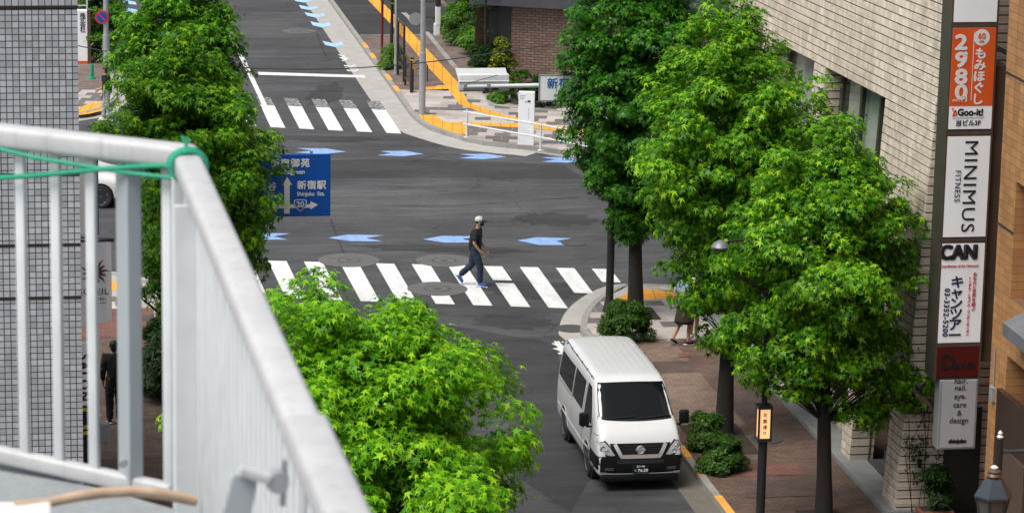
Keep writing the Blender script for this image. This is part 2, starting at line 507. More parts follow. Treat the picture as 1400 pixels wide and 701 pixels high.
def walltile(name, c, bw, bh, mortar, swap=True, off=.5, ms=.004, var=.16, dirt=.22):
    """tiles on a wall whose long direction is Y (swap) or X"""
    m, t, p = nmat(name)
    g = node(t, 'ShaderNodeNewGeometry')
    sp = node(t, 'ShaderNodeSeparateXYZ'); t.links.new(g.outputs['Position'], sp.inputs[0])
    cb = node(t, 'ShaderNodeCombineXYZ')
    t.links.new(sp.outputs[1 if swap else 0], cb.inputs[0]); t.links.new(sp.outputs[2], cb.inputs[1])
    b = node(t, 'ShaderNodeTexBrick'); b.offset = off
    t.links.new(cb.outputs[0], b.inputs['Vector'])
    lo = tuple(x*(1-var) for x in c[:3])+(1,); hi = tuple(x*(1+var) for x in c[:3])+(1,)
    b.inputs['Color1'].default_value = lo; b.inputs['Color2'].default_value = hi; b.inputs['Mortar'].default_value = mortar
    b.inputs['Scale'].default_value = 1; b.inputs['Mortar Size'].default_value = ms
    b.inputs['Brick Width'].default_value = bw; b.inputs['Row Height'].default_value = bh
    mp = node(t, 'ShaderNodeMapping'); mp.inputs['Scale'].default_value = (3.0, 3.0, .35)
    t.links.new(g.outputs['Position'], mp.inputs[0])
    d = ramp(t, noise(t, mp.outputs[0], 1.0, 7, .65), [(.3, g3(1-dirt)), (.65, g3(1.08))])
    d2 = ramp(t, noise(t, g.outputs['Position'], .5, 5, .6), [(.3, (.9, .88, .86, 1)), (.7, (1.05, 1.05, 1.04, 1))])
    t.links.new(mix(t, mix(t, b.outputs['Color'], d, 1.0, 'MULTIPLY'), d2, 1.0, 'MULTIPLY'), p.inputs['Base Color'])
    p.inputs['Roughness'].default_value = .55
    return m
MT['beige_tile'] = walltile('beige wall tile', (.66, .58, .49), .12, .1665, (.26, .22, .18, 1), True, .37, .003, .17, .25)
MT['beige_tile_x'] = walltile('beige wall tile facing the street end', (.52, .465, .39), .45, 1.0, (.05, .04, .035, 1), False, .5, .006, .1)
MT['groove'] = plain('dark recessed groove', (.028, .02, .016), .9)
MT['orange_tile'] = walltile('ochre wall tile', (.40, .205, .085), .28, .14, (.15, .085, .045, 1), True, .0, .005, .16)
MT['orange_tile_x'] = walltile('ochre wall tile end', (.40, .205, .085), .28, .14, (.15, .085, .045, 1), False, .0, .005, .16)
MT['brown_brick'] = walltile('brown facing brick', (.23, .155, .13), .235, .088, (.07, .045, .04, 1), False, .5, .012, .22, .1)

def leafmat(name, dark, mid, bright, trans=.36, gloss=.45):
    m, t, p = nmat(name)
    g = node(t, 'ShaderNodeNewGeometry')
    col = ramp(t, g.outputs['Random Per Island'], [(.0, dark), (.55, mid), (1.0, bright)])
    cl = ramp(t, noise(t, g.outputs['Position'], 1.1, 2), [(.35, (.8, .86, .8, 1)), (.65, (1.2, 1.12, 1.0, 1))])
    col = mix(t, col, cl, 1.0, 'MULTIPLY')
    t.links.new(col, p.inputs['Base Color'])
    p.inputs['Roughness'].default_value = gloss
    p.inputs['Specular IOR Level'].default_value = .2
    tr = node(t, 'ShaderNodeBsdfTranslucent')
    t.links.new(mix(t, col, (1.2, 1.3, .5, 1), 1.0, 'MULTIPLY'), tr.inputs[0])
    mx = node(t, 'ShaderNodeMixShader'); mx.inputs[0].default_value = trans
    t.links.new(p.outputs[0], mx.inputs[1]); t.links.new(tr.outputs[0], mx.inputs[2])
    t.links.new(mx.outputs[0], t.nodes['Material Output'].inputs['Surface'])
    return m
MT['leaf'] = leafmat('sweetgum leaf', (.016, .085, .007, 1), (.070, .245, .008, 1), (.255, .50, .018, 1))
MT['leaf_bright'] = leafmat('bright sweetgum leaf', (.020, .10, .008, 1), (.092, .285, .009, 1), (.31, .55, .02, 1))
MT['leaf_deep'] = leafmat('deep green sweetgum leaf', (.014, .068, .008, 1), (.038, .165, .010, 1), (.10, .31, .016, 1))
MT['leaf_lime'] = leafmat('young lime leaf', (.045, .19, .008, 1), (.155, .40, .010, 1), (.34, .60, .02, 1))
MT['leaf_shrub'] = leafmat('azalea leaf', (.018, .055, .012, 1), (.045, .12, .018, 1), (.11, .22, .03, 1))
MT['leaf_dark'] = leafmat('evergreen leaf', (.008, .026, .008, 1), (.018, .052, .014, 1), (.04, .09, .018, 1))
MT['leaf_yellow'] = leafmat('golden leaf', (.05, .09, .012, 1), (.15, .2, .02, 1), (.36, .36, .03, 1))
MT['leaf_hedge'] = leafmat('hedge leaf', (.03, .10, .015, 1), (.08, .22, .02, 1), (.16, .34, .03, 1))
# ------------------------------------------------------------------ ground
def offset_line(pts, d):
    """shift an open 2D line to its left by d"""
    out = []
    n = len(pts)
    for i, p in enumerate(pts):
        a = Vector(pts[max(i-1, 0)][:2]); b = Vector(pts[min(i+1, n-1)][:2])
        t = (b-a).normalized(); nn = Vector((-t.y, t.x))
        out.append((p[0]+nn.x*d, p[1]+nn.y*d))
    return out
def smooth_line(pts, it=2):
    pts = [Vector((p[0], p[1])) for p in pts]
    for _ in range(it):
        o = [pts[0]]
        for a, b in zip(pts, pts[1:]):
            o += [a*.75+b*.25, a*.25+b*.75]
        o.append(pts[-1]); pts = o
    return [(p.x, p.y) for p in pts]
SW = .12
def flat(name, pts, z, mat):
    m = MB(); m.poly([(p[0], p[1], z) for p in pts])
    o = struct(m.build(name, mat))
    return o
def band(name, line, d0, d1, z, mat, z1=None):
    m = MB(); z1 = z if z1 is None else z1
    m.strip([(x, y, z) for x, y in offset_line(line, d0)], [(x, y, z1) for x, y in offset_line(line, d1)])
    return struct(m.build(name, mat))
def kerb(line, mat, w0=0.0, w1=.15, top=.135):
    m = MB()
    a = offset_line(line, w0); b = offset_line(line, w1)
    for i in range(len(a)-1):
        q = [a[i], a[i+1], b[i+1], b[i]]
        m.add([(x, y, -.02) for x, y in q]+[(x, y, top) for x, y in q],
              [(4, 5, 6, 7), (0, 1, 5, 4), (2, 3, 7, 6)] + ([(0, 4, 7, 3)] if i == 0 else []) + ([(1, 2, 6, 5)] if i == len(a)-2 else []))
    return struct(m.build('kerb', mat))

flat('road', [(-300, -100), (400, -100), (400, 900), (-300, 900)], 0.0, MT['asphalt'])

XD = (1.0, -.215)         # heading of the cross street
# near right corner: line of the kerb face, walked with the pavement on the left hand
c_nr = [(45, 74.2-.215*31)]
arc = [G(856, 394), G(835.6, 401), G(815, 414), G(801, 428), G(794.5, 443), G(793, 457)]
near_r = [(45, 74.2-.215*31), (20, 73.9-.215*5.2), (17, 73.7)] + smooth_line([(p.x, p.y) for p in arc], 2) + [(13.5, 68), (13.49, 66.5), (13.47, 60), (13.47, 20)]
near_r_line = near_r
pv = offset_line(near_r, .14)
def below(Y): return [p for p in pv if p[1] <= Y]
yb = 68.6
flat('pavement', [(45, 20)] + [(45, yb), (13.62, yb)] + [(13.62, 20)], SW, MT['brick_pave'])
corner = [p for p in pv if p[1] > yb]
flat('pavement', corner + [(13.62, yb), (45, yb)], SW, MT['checker'])
m_ = near_r
kerb(near_r, MT['kerb'], 0, .15, .128)
i0 = [i for i, p in enumerate(near_r) if p[1] < 67.0][0]
band('gutter', near_r[:i0+1], 0, -.5, .005, MT['gutter'], .005)
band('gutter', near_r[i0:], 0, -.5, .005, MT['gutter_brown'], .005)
# bands of differently coloured brick across the near right pavement
for zi, (y0, y1, x0, x1, k) in enumerate(((63.1, 68.6, 13.62, 15.2, 'brick_pale'), (61.3, 63.1, 13.62, 15.25, 'brick_pale'), (65.6, 66.6, 13.62, 15.2, 'brick_dark'), (60.2, 61.0, 13.62, 14.25, 'brick_red'),
                            (57.8, 58.6, 13.8, 15.6, 'brick_red'), (62.0, 64.4, 15.3, 16.3, 'brick_dark'), (56.4, 57.5, 14.1, 15.9, 'brick_dark'))):
    flat('pavement', [(x0, y0), (x1, y0), (x1, y1), (x0, y1)], SW+.003+.0012*zi, MT[k])
# kerbstone paint on the near right
def kerb_paint(line_x, spans, mat, top=.135):
    for y0, y1 in spans:
        m = MB(); m.bx(line_x-.004, line_x+.155, y0, y1, .03, top+.004)
        struct(m.build('kerb_paint', mat))
kerb_paint(13.475, ((59.2, 60.0), (57.95, 58.2), (55.2, 56.6)), MT['yellowpaint'], .13)

# near left pavement
near_l = [(4.45, 20), (4.45, 64), (4.43, 71)] + smooth_line([(4.3, 73.2), (3.8, 75.2), (2.5, 76.7), (.9, 77.3)], 2) + [(-6, 78.8), (-40, 86.1)]
pl = offset_line(near_l, .14)
flat('pavement', [(-40, 20)] + [(4.31, 20), (4.31, 72.6)] + [(-40, 72.6)], SW, MT['brick_pave'])
flat('pavement', [(4.31, 72.6)] + [p for p in pl if p[1] > 72.6] + [(-40, 72.6)], SW, MT['checker'])
flat('pavement', [(-2, 69.9), (4.25, 69.9), (4.25, 72.6), (-2, 72.6)], SW+.006, MT['brick_red'])
flat('pavement', [(3.2, 60), (4.2, 60), (4.2, 66.9), (3.2, 66.9)], SW+.004, MT['brick_dark'])
flat('tactile_strip', [(1.5, 75.9), (3.3, 75.2), (3.4, 74.3), (1.5, 74.8)], SW+.005, MT['tactile'])
kerb(near_l, MT['kerb'], 0, .15)
band('gutter', near_l, 0, -.5, .005, MT['gutter'])

# far right pavement
far_pix = [(530, 116), (541, 131), (551, 145), (562, 161), (583, 177.5), (617, 188.5), (651, 198), (690, 202.5), (728, 205.5), (771, 212.5)]
far_arc = [G(*p) for p in far_pix]
xs = far_arc[0].x
far_r = [(xs+.05, 260), (xs+.05, 140), (xs+.02, 112)] + smooth_line([(p.x, p.y) for p in far_arc], 1)
e_ = far_arc[-1]
far_r += [(e_.x+4, e_.y-1.0), (60, e_.y-.215*42)]
pf = offset_line(far_r, .14)
Yq = 101.0
body = [p for p in pf if p[1] >= Yq]
iq = len(body)
flat('pavement', [(17.5, 260)] + pf[:iq] + [(17.5, pf[iq][1])], SW, MT['brick_rose'])
flat('pavement', [(60, pf[iq-1][1]-.2)] + [(17.0, pf[iq-1][1])] + pf[iq-1:], SW, MT['checker2'])
kerb(far_r, MT['kerb'], 0, .15)
band('gutter', far_r[:-4], 0, -.92, .005, MT['gutter'])
band('gutter', far_r[-5:], 0, -.25, .005, MT['gutter'])
for i in range(9):
    y = 101.4 + i*2.25
    if y < 112.4: kerb_paint(xs+.035, ((y, y+1.1),), MT['yellowpaint'], .135)
# driveway crossing the far right pavement
flat('driveway', [(xs+.18, 113.4), (xs+4.3, 113.4), (xs+4.3, 122.6), (xs+.18, 122.6)], SW+.006, MT['asphalt_new'])
band('kerb_edging', [(xs+.2, 113.3), (xs+3.0, 113.3)], 0, .12, SW+.009, MT['kerb'])
band('kerb_edging', [(xs+.2, 122.7), (xs+3.0, 122.7)], 0, .14, SW+.009, MT['kerb'])
band('kerb_edging', [tuple(G(x, y, SW)[:2]) for x, y in ((552, 18), (560, 25), (566, 34))], -.1, .1, SW+.012, MT['kerb'])
# edge strip between the far pavement and the hedge
band('kerb_edging', [tuple(G(x, y, SW)[:2]) for x, y in ((583, 44), (600, 65), (622, 92), (636, 103))], -.09, .09, SW+.01, MT['kerb'])
band('kerb_edging', [tuple(G(x, y, SW)[:2]) for x, y in ((664, 128), (672, 144), (700, 147), (745, 150), (800, 155))], -.09, .09, SW+.01, MT['kerb'])
# tactile paving
def px_band(name, L, R, z, mat):
    m = MB(); m.strip([G(x, y, z) for x, y in L], [G(x, y, z) for x, y in R])
    return struct(m.build(name, mat))
zt = SW+.010
px_band('tactile_strip', [(503, 0), (536, 35), (560, 62), (583, 90), (610, 118), (628, 143), (645, 149), (675, 159), (720, 170), (800, 186)],
        [(519, 0), (552, 33), (579, 62), (605, 90), (627, 114), (640, 140), (662, 148), (692, 158), (730, 166), (800, 181)], zt, MT['tactile'])
px_band('tactile_strip', [(582, 123), (612, 122)], [(582, 119), (612, 118)], zt+.001, MT['tactile'])
px_band('tactile_strip', [(618, 120), (628, 119)], [(616, 116), (624, 115)], zt+.001, MT['tactile'])
px_band('tactile_strip', [(598, 120), (628, 119)], [(597, 117), (626, 116)], zt+.002, MT['tactile'])
px_band('tactile_strip', [(569, 157), (582, 168), (600, 174), (618, 182), (637, 184)], [(594, 157), (606, 166), (622, 168), (637, 172), (637, 183.5)], zt, MT['tactile'])
px_band('tactile_strip', [(606, 170), (660, 172), (720, 175), (800, 183)], [(604, 167), (660, 167.5), (720, 169.5), (800, 176)], zt+.001, MT['tactile'])
# near right tactile
px_band('tactile_strip', [(826, 422), (840, 424), (858, 425), (874, 410), (905, 408), (925, 408)], [(832, 416), (850, 404), (862, 398), (874, 394), (905, 397), (925, 400)], SW+.006, MT['tactile'])
flat('tactile_strip', [tuple(G(x, y, SW)[:2]) for x, y in ((926, 484), (941, 482), (944, 487), (929, 489))], SW+.008, MT['brick_red'])

# far left pavement
far_l = [(-40, 106.5), (-4, 99.2), (1.0, 98.0)] + smooth_line([(2.2, 97.8), (3.4, 98.8), (3.95, 101.0)], 2) + [(4.0, 106), (4.0, 260)]
pfl = offset_line(far_l, .14)
flat('pavement', [(-40, 260)] + pfl, SW, MT['checker2'])
flat('pavement', [(-40, 106)] + [(3.8, 102.4), (3.8, 150), (-40, 150)], SW+.004, MT['brick_rose'])
kerb(far_l, MT['kerb'], 0, .15)
band('gutter', far_l, 0, -.5, .005, MT['gutter'])
flat('tactile_strip', [tuple(G(x, y, SW)[:2]) for x, y in ((104, 158), (122, 156), (139, 152), (139, 140), (124, 141), (108, 148))], SW+.007, MT['tactile'])

# ------------------------------------------------------------------ road surface patches and markings
def blob(name, c, rx, ry, z, mat, seed, ang=0.0, n=26, jag=.18):
    r = random.Random(seed)
    pts = []
    for i in range(n):
        t = 2*PI*i/n; k = 1+r.uniform(-jag, jag)
        x, y = rx*k*math.cos(t), ry*k*math.sin(t)
        pts.append((c[0]+x*math.cos(ang)-y*math.sin(ang), c[1]+x*math.sin(ang)+y*math.cos(ang)))
    return flat(name, pts, z, mat)
P2 = lambda x, y: tuple(G(x, y)[:2])
flat('road_patch', [P2(590, 440), P2(760, 470), P2(770, 520), P2(800, 600), P2(815, 640), P2(780, 700), P2(690, 640), P2(700, 545), P2(668, 530)], .003, MT['asphalt_new'])
flat('road_patch', [P2(345, 222), P2(560, 217), P2(770, 226), P2(800, 244), P2(560, 243), P2(345, 245)], .003, MT['asphalt_new'])
flat('road_patch', [P2(400, 258), P2(640, 262), P2(790, 250), P2(812, 285), P2(640, 292), P2(420, 300)], .0025, MT['asphalt_old'])
for i, (x, y, a, b, k) in enumerate(((760, 300, 1.1, .8, 'asphalt_new'), (560, 196, 1.6, .35, 'asphalt_old'), (640, 208, 2.4, .4, 'asphalt_old'), (450, 190, 1.6, .5, 'asphalt_new'), (700, 440, .9, .7, 'asphalt_new'),
                                     (690, 255, 3, .9, 'asphalt_old'), (445, 130, .5, 2.2, 'asphalt_new'), (730, 395, 1.2, 1.0, 'asphalt_new'), (600, 340, 2.2, .4, 'asphalt_new'))):
    blob('road_patch', P2(x, y), a, b, .0035+.0002*i, MT[k], 40+i, rad(-12), 30, .22)
# sealed crack lines
for i, pts in enumerate((((452, 300), (460, 322), (472, 352)), ((360, 275), (600, 283), (790, 270)), ((433, 45), (438, 60), (446, 78)), ((640, 640), (700, 560), (702, 500)))):
    band('road_patch', [P2(*p) for p in pts], -.03, .03, .006+.0002*i, MT['asphalt_new'])

def paint(name, pts, mat, z=.008):
    m = MB(); m.poly([G(x, y, z) for x, y in pts])
    return struct(m.build(name, mat))
# near crossing: stripe edges surveyed along both ends of the crossing
tl0, tl1 = Vector(G(513.7, 360.2)), Vector(G(809.1, 367.5))
bl0, bl1 = Vector(G(544.3, 413.6)), Vector(G(750, 420.8))
def stripe(k, f0=0.0, f1=1.0):
    per_t = (tl1-tl0)/6.0; per_b = (bl1-bl0)/4.0
    a = tl0+per_t*k; b = a+per_t*.515
    c = bl0+per_b*k; d = c+per_b*.515
    lo = lambda p, q, f: p+(q-p)*f
    m = MB(); q = [lo(a, c, f0), lo(b, d, f0), lo(b, d, f1), lo(a, c, f1)]
    m.poly([(p.x, p.y, .009) for p in q])
    struct(m.build('crosswalk_stripe', MT['line']))
for k, f0, f1 in ((-6, 0, 1), (-5, 0, 1), (-4, 0, 1), (-3, 0, 1), (-2, 0, 1), (-1, 0.02, 1), (0, 0, 1), (1, .0, .54), (1, .71, 1), (2, 0, 1), (3, 0, .36), (3, .43, 1), (4, 0, 1), (5, 0, .62), (6, 0, .33)):
    stripe(k, f0, f1)
# far crossing
ft0, ft1 = Vector(G(393.6, 145.4)), Vector(G(507.9, 150))
fb0, fb1 = Vector(G(409.5, 176.3)), Vector(G(528.5, 182.2))
for k in range(-5, 4):
    pt, pb = (ft1-ft0)/3, (fb1-fb0)/3
    q = [ft0+pt*k, ft0+pt*(k+.51), fb0+pb*(k+.51), fb0+pb*k]
    m = MB(); m.poly([(p.x, p.y, .009) for p in q]); struct(m.build('crosswalk_stripe', MT['line']))
    if k >= -1:
        up = [p+(p-r_)*.38 for p, r_ in ((q[0], q[3]), (q[1], q[2]))]
        m = MB(); m.poly([(p.x, p.y, .0075) for p in (up[0], up[1], q[1], q[0])]); struct(m.build('scraped_stripe', MT['line_worn']))
paint('stop_line', [(352, 98.5), (498, 103), (500.5, 106.5), (354, 102.5)], MT['line'])
paint('centre_line', [(262, -60), (267, -60), (375.5, 165), (368.5, 165)], MT['line'])
paint('edge_line', [(168, 45), (186, 43), (191, 55), (172, 57)], MT['line'])
# blue cycle arrows and chevrons
def barrow(pts): paint('cycle_arrow', pts, MT['bluepaint'], .0085)
for tip, a, b, c_, d, e in (
    ((449, 325), (475, 320.5), (525.5, 321.5), (501, 325.3), (523.5, 330), (478, 329.5)),
    ((578, 327), (605, 322.2), (655, 323), (632, 326.8), (653, 331.5), (608, 331.7)),
    ((707, 328.5), (734, 324.3), (782, 325.5), (760, 329.5), (781, 335), (737, 334.8)),
    ((318, 323), (345, 318.5), (398, 319), (374, 323), (393, 327.5), (348, 327.5))):
    barrow([tip, a, b, c_, d, e])
for tip, a, b, c_, d, e in (
    ((474, 207.5), (446, 203), (405, 202.5), (427, 206), (403, 208.5), (440, 211)),
    ((580, 210.6), (553, 206.3), (519, 206.6), (535, 209.6), (516, 212.2), (550, 213.7)),
    ((693, 214.6), (665, 210.3), (628, 210.8), (648, 213.6), (627, 216.4), (662, 217.7)),
    ((805, 219.5), (777, 214.8), (739, 215.3), (760, 218.2), (740, 221.3), (776, 222.5))):
    barrow([tip, a, b, c_, d, e])
def chev(pts): paint('cycle_chevron', pts, MT['bluepaint2'], .0085)
for q in (((408.5, 7), (423, 10), (433, 8), (435.5, 11.5), (423.5, 14), (411.5, 12)), ((416, 17), (432, 20), (442, 18), (445, 22), (432.5, 24.5), (420, 22)),
          ((424, 29.5), (441, 33), (450, 30.5), (453, 35), (441, 38), (428, 35)), ((441, 56), (457, 60), (467, 57), (470.5, 62), (457.5, 64.5), (445, 62)),
          ((401, -3), (416, 0), (426, -2), (428, 1), (416, 4), (404, 2))):
    chev(q)
for q in (((157, 3), (171, 0), (185, 3), (187, 7), (171, 5), (159, 7)), ((161, 15), (175, 11), (188, 14), (190, 19), (175, 16.5), (163, 19))):
    chev(q)
# white cycle pictograms, lying on the road
def cyc(px, rx, flip):
    z = .0088
    def S(pts):
        out = []
        for a, b in pts: out.append((px[0]+a*rx, px[1]+b*rx))
        return out
    for pts in ([(-6, -5), (-4, -5.5), (6, -1), (5, 0)], [(-1, -5), (1, -5.5), (8, -2), (6, -1)], [(-5, 0), (2, -1), (10, 1), (12, 3), (4, 4), (1, 2)],
                [(0, 4.5), (7, 3.5), (9, 5), (2, 6)], [(-2, -7), (0, -7.4), (1, -6.4), (-1, -6)], [(4, -7), (6, -7.2), (7, -6), (5, -6)]):
        paint('cycle_symbol', S(pts), MT['line'], z)
cyc((467, 79), .8, 0)
for k in range(3):
    y = 89 + k*3.2
    paint('cycle_symbol', [(470+k*1.8, y), (480+k*2, y+1.2), (485+k*2, y-.8), (486.5+k*2, y+.8), (481+k*2, y+2.9), (471+k*1.8, y+1.8)], MT['line'], .0088)
cyc((762, 476), 1.35, 0)
for k in range(2):
    paint('cycle_symbol', [(757+k*4.5, 466), (760+k*4.5, 466), (769+k*4.5, 478), (765+k*4.5, 478)], MT['line'], .0091)

# manhole covers
def manhole(px, r, ring, label, z=.012):
    c = G(*px)
    t = thing('manhole_cover', label, 'manhole cover', (c.x, c.y, 0), 0, 'round iron covers')
    if ring:
        m = MB(); m.lathe([(ring, 0.002), (ring, z-.002), (r+.12, z-.001)], n=40); m.build('collar', MT['ring'], t)
        m = MB(); m.lathe([(r+.09, 0.0), (r+.09, z+.0015), (r+.03, z+.0015)], n=40); m.build('frame', MT['ring'], t)
    m = MB(); m.lathe([(r, 0.0), (r, z+.004), (r*.86, z+.004), (r*.84, z+.001), (r*.3, z+.001), (r*.28, z+.004)], n=36)
    m.build('lid', MT['manhole'], t)
manhole((477, 356), .30, .78, 'iron cover in a pale collar at the crossing, furthest left of the collared ones')
manhole((607, 356.5), .32, .72, 'iron cover in a pale collar at the crossing edge, nearest behind the walking man')
manhole((598, 395), .33, .74, 'iron manhole cover lying in the gap of a broken crossing stripe')
manhole((409, 43), .34, .62, 'dark manhole cover in the far road lane above the stop line')
manhole((781, 449.5), .36, .0, 'dark manhole cover at the gutter edge behind the white van', .016)
manhole((784, 333), .32, .0, 'dark worn manhole cover beside the rightmost near blue arrow')
manhole((1048, 608), .33, 0, 'dark cover set in the brick pavement beside the black street lamp', SW+.012)
manhole((215, 443), .36, 0, 'dark cover set in the red brick pavement on the left side', SW+.012)
# ------------------------------------------------------------------ buildings
def wb(m, name, mat, t, **k):
    l = t.location
    return m.build(name, mat, t, loc=(-l.x, -l.y, -l.z), **k)
m_, t_, p_ = nmat('clear pane')
tr_ = node(t_, 'ShaderNodeBsdfTransparent'); tr_.inputs[0].default_value = (.96, .97, .96, 1)
gl_ = node(t_, 'ShaderNodeBsdfGlossy'); gl_.inputs['Roughness'].default_value = .03
mx_ = node(t_, 'ShaderNodeMixShader'); mx_.inputs[0].default_value = .12
t_.links.new(tr_.outputs[0], mx_.inputs[1]); t_.links.new(gl_.outputs[0], mx_.inputs[2])
t_.links.new(mx_.outputs[0], t_.nodes['Material Output'].inputs['Surface'])
MT['pane'] = m_

# --- beige tiled building on the right, walls leaning back and courses following the street's fall
BX, BAT, FALL, YC = 16.60, .055, .032, 55.05
def bmap(u, Y, z):           # u = depth behind the wall face
    return (BX+u+BAT*z, Y, z-FALL*(Y-55.0))
def bbox(m, u0, u1, y0, y1, z0, z1):
    vs = [bmap(u, y, z) for z in (z0, z1) for u, y in ((u0, y0), (u1, y0), (u1, y1), (u0, y1))]
    m.add(vs, [(3, 2, 1, 0), (4, 5, 6, 7), (0, 1, 5, 4), (1, 2, 6, 5), (2, 3, 7, 6), (3, 0, 4, 7)])
OPEN = [(58.30, 62.80, 4.35, 7.57), (63.70, 67.3, 4.35, 7.57), (68.2, 71.0, 4.35, 7.57),
        (55.95, 58.35, .1, 3.36), (59.0, 63.2, .1, 3.36), (64.0, 68.3, .1, 3.36), (69.1, 71.0, .1, 3.36)]
YE = 71.6
bld = thing('tiled_building', 'beige tiled building with dark horizontal joints and deep window recess, right of the street trees', 'building', (BX, YC, .12))
cl = MB(); bk = MB()
CH_ = .1665
for i in range(96):
    z0 = .12+i*CH_; zc = z0+CH_/2
    iv = [(YC, YE)]
    for (a, b, lo, hi) in OPEN:
        if lo < zc < hi:
            nv = []
            for s, e in iv:
                if b <= s or a >= e: nv.append((s, e)); continue
                if a > s: nv.append((s, a))
                if b < e: nv.append((b, e))
            iv = nv
    for s, e in iv:
        bbox(cl, 0, .48, s, e, z0, z0+CH_-.027)
        bbox(bk, .022, .45, s+.022, e-.022, z0, z0+CH_)
    bbox(cl, .485, 3.2, YC, YC+.4, z0, z0+CH_-.027)
    bbox(bk, .45, 3.2, YC+.022, YC+.38, z0, z0+CH_)
wb(cl, 'tile_cladding', MT['beige_tile'], bld)
wb(bk, 'joint_backing', MT['groove'], bld)
# floors, roof, rear wall
m = MB(); bbox(m, .06, 7, YC+.45, YE, 3.44, 3.9); wb(m, 'floor_slab', MT['dark_stone'], bld)
m = MB(); bbox(m, .06, 7, YC+.45, YE, 15.5, 15.9); wb(m, 'roof_slab', MT['dark_stone'], bld)
m = MB(); bbox(m, 3.3, 3.5, YC+.42, YE, .1, 15.4); wb(m, 'rear_wall', MT['beige_tile_x'], bld)
m = MB(); bbox(m, 2.2, 2.4, YC+.42, YE, .1, 3.4); wb(m, 'entrance_wall', MT['beige_tile'], bld)
# windows of the upper floor
def bwin(y0, y1, z0, z1, nm, cmat):
    f = MB(); k = .36
    bbox(f, k, k+.1, y0+.001, y0+.13, z0, z1); bbox(f, k, k+.1, y1-.2, y1-.001, z0, z1)
    bbox(f, k, k+.1, y0+.13, y1-.2, z1-.1, z1-.001); bbox(f, k, k+.1, y0+.13, y1-.2, z0+.001, z0+.1)
    for q in range(1, nm):
        yy = y0+.13+(y1-y0-.33)*q/nm
        bbox(f, k+.005, k+.095, yy-.06, yy+.06, z0+.1, z1-.1)
    o = wb(f, 'window', MT['olive_metal'], bld)
    g = MB(); bbox(g, k+.03, k+.04, y0+.13, y1-.2, z0+.1, z1-.1)
    pg = g.build('pane', MT['pane'], o)
    c = MB(); n = 60
    L = []; R = []
    for q in range(n+1):
        yy = y0-.9+(y1-y0+1.8)*q/n; d = .53+.03*math.sin(q*1.9)
        L.append(bmap(d, yy, z0+.02)); R.append(bmap(d, yy, z1-.02))
    c.strip(L, R); c.build('curtain', cmat, o)
bwin(58.30, 62.80, 4.35, 7.57, 3, MT['curtain'])
bwin(63.70, 67.3, 4.35, 7.57, 1, MT['white_plastic'])
bwin(68.2, 71.0, 4.35, 7.57, 1, MT['curtain'])
# plinth, low walls, steps
m = MB(); m.bx(16.42, 16.98, YC-.1, 71, .10, .225)
for y in (57.4, 60.1, 62.8, 65.5): pass
wb(m, 'stone_plinth', MT['plinth'], bld, bevel=.012)
m = MB()
for i in range(4): bbox(m, .42, .62, 59.0, 63.2, .22+i*.166, .22+i*.166+.145)
wb(m, 'low_wall', MT['beige_tile'], bld)
m = MB()
for i in range(3): m.bx(16.99+i*.33, 18.6, 55.98, 58.33, .10 if i == 0 else .24+.16*(i-1)+.001, .24+.16*i)
wb(m, 'entrance_steps', MT['dark_stone'], bld, bevel=.01)
m = MB(); m.tube([bmap(.40, 58.36, .2), bmap(.40, 58.36, 3.3)], .025, 8); wb(m, 'drain_pipe', MT['brown_metal'], bld)
m = MB(); m.bx(17.5, 18.2, 54.98, 55.035, .15, 2.2); wb(m, 'side_door', MT['charcoal'], bld)
m = MB(); m.bx(17.0, 17.07, 54.97, 55.045, 1.05, 1.22); wb(m, 'meter_box', MT['black_metal'], bld, bevel=.008)

# --- ochre tiled building, nearest on the right
ob = thing('ochre_building', 'ochre tiled building at the right edge with dark bronze panels at street level', 'building', (16.85, 50.6, .12))
m = MB()
x0 = 16.85
m.bx(x0, 26, 49.75, 50.6, .1, 18); m.bx(x0, 26, 38, 47.6, .1, 18); m.bx(x0, 26, 47.6, 49.75, 7.6, 18); m.bx(x0, 26, 47.6, 49.75, 4.6, 5.6)
wb(m, 'wall', MT['orange_tile'], ob)
m = MB(); m.bx(x0+.45, x0+.55, 47.6, 49.75, .1, 7.6); wb(m, 'recess_wall', MT['orange_tile'], ob)
m = MB(); m.bx(x0-.015, x0-.002, 49.76, 50.6, 6.7, 6.735); m.bx(x0-.015, x0-.002, 38, 50.6, 9.3, 9.335); wb(m, 'wall_joint', MT['groove'], ob)
m = MB(); m.add([(x0-.003, 46, 5.2), (x0-.003, 49.0, 5.2), (x0-.36, 49.0, 5.15), (x0-.36, 46, 5.15), (x0-.003, 46, 5.55), (x0-.003, 49.0, 5.55), (x0-.36, 49.0, 5.38), (x0-.36, 46, 5.38)],
                [(3, 2, 1, 0), (4, 5, 6, 7), (0, 1, 5, 4), (1, 2, 6, 5), (2, 3, 7, 6), (3, 0, 4, 7)])
wb(m, 'awning', MT['grey_metal'], ob, bevel=.01)
m = MB(); m.bx(x0-.1, x0-.004, 46.5, 49.9, .1, 4.0); dp = wb(m, 'bronze_panel', MT['bronze_dark'], ob, bevel=.01)
m = MB(); m.bx(x0-.13, x0-.101, 48.2, 49.3, 2.0, 3.1); m.build('notice_plate', MT['brown_metal'], dp)
m = MB(); m.bx(x0-.06, x0+.02, 50.25, 50.42, 3.65, 3.9); m.tube([(x0-.02, 50.33, 3.9), (x0-.02, 50.33, 4.6)], .012, 6); wb(m, 'cable_box', MT['galv'], ob)

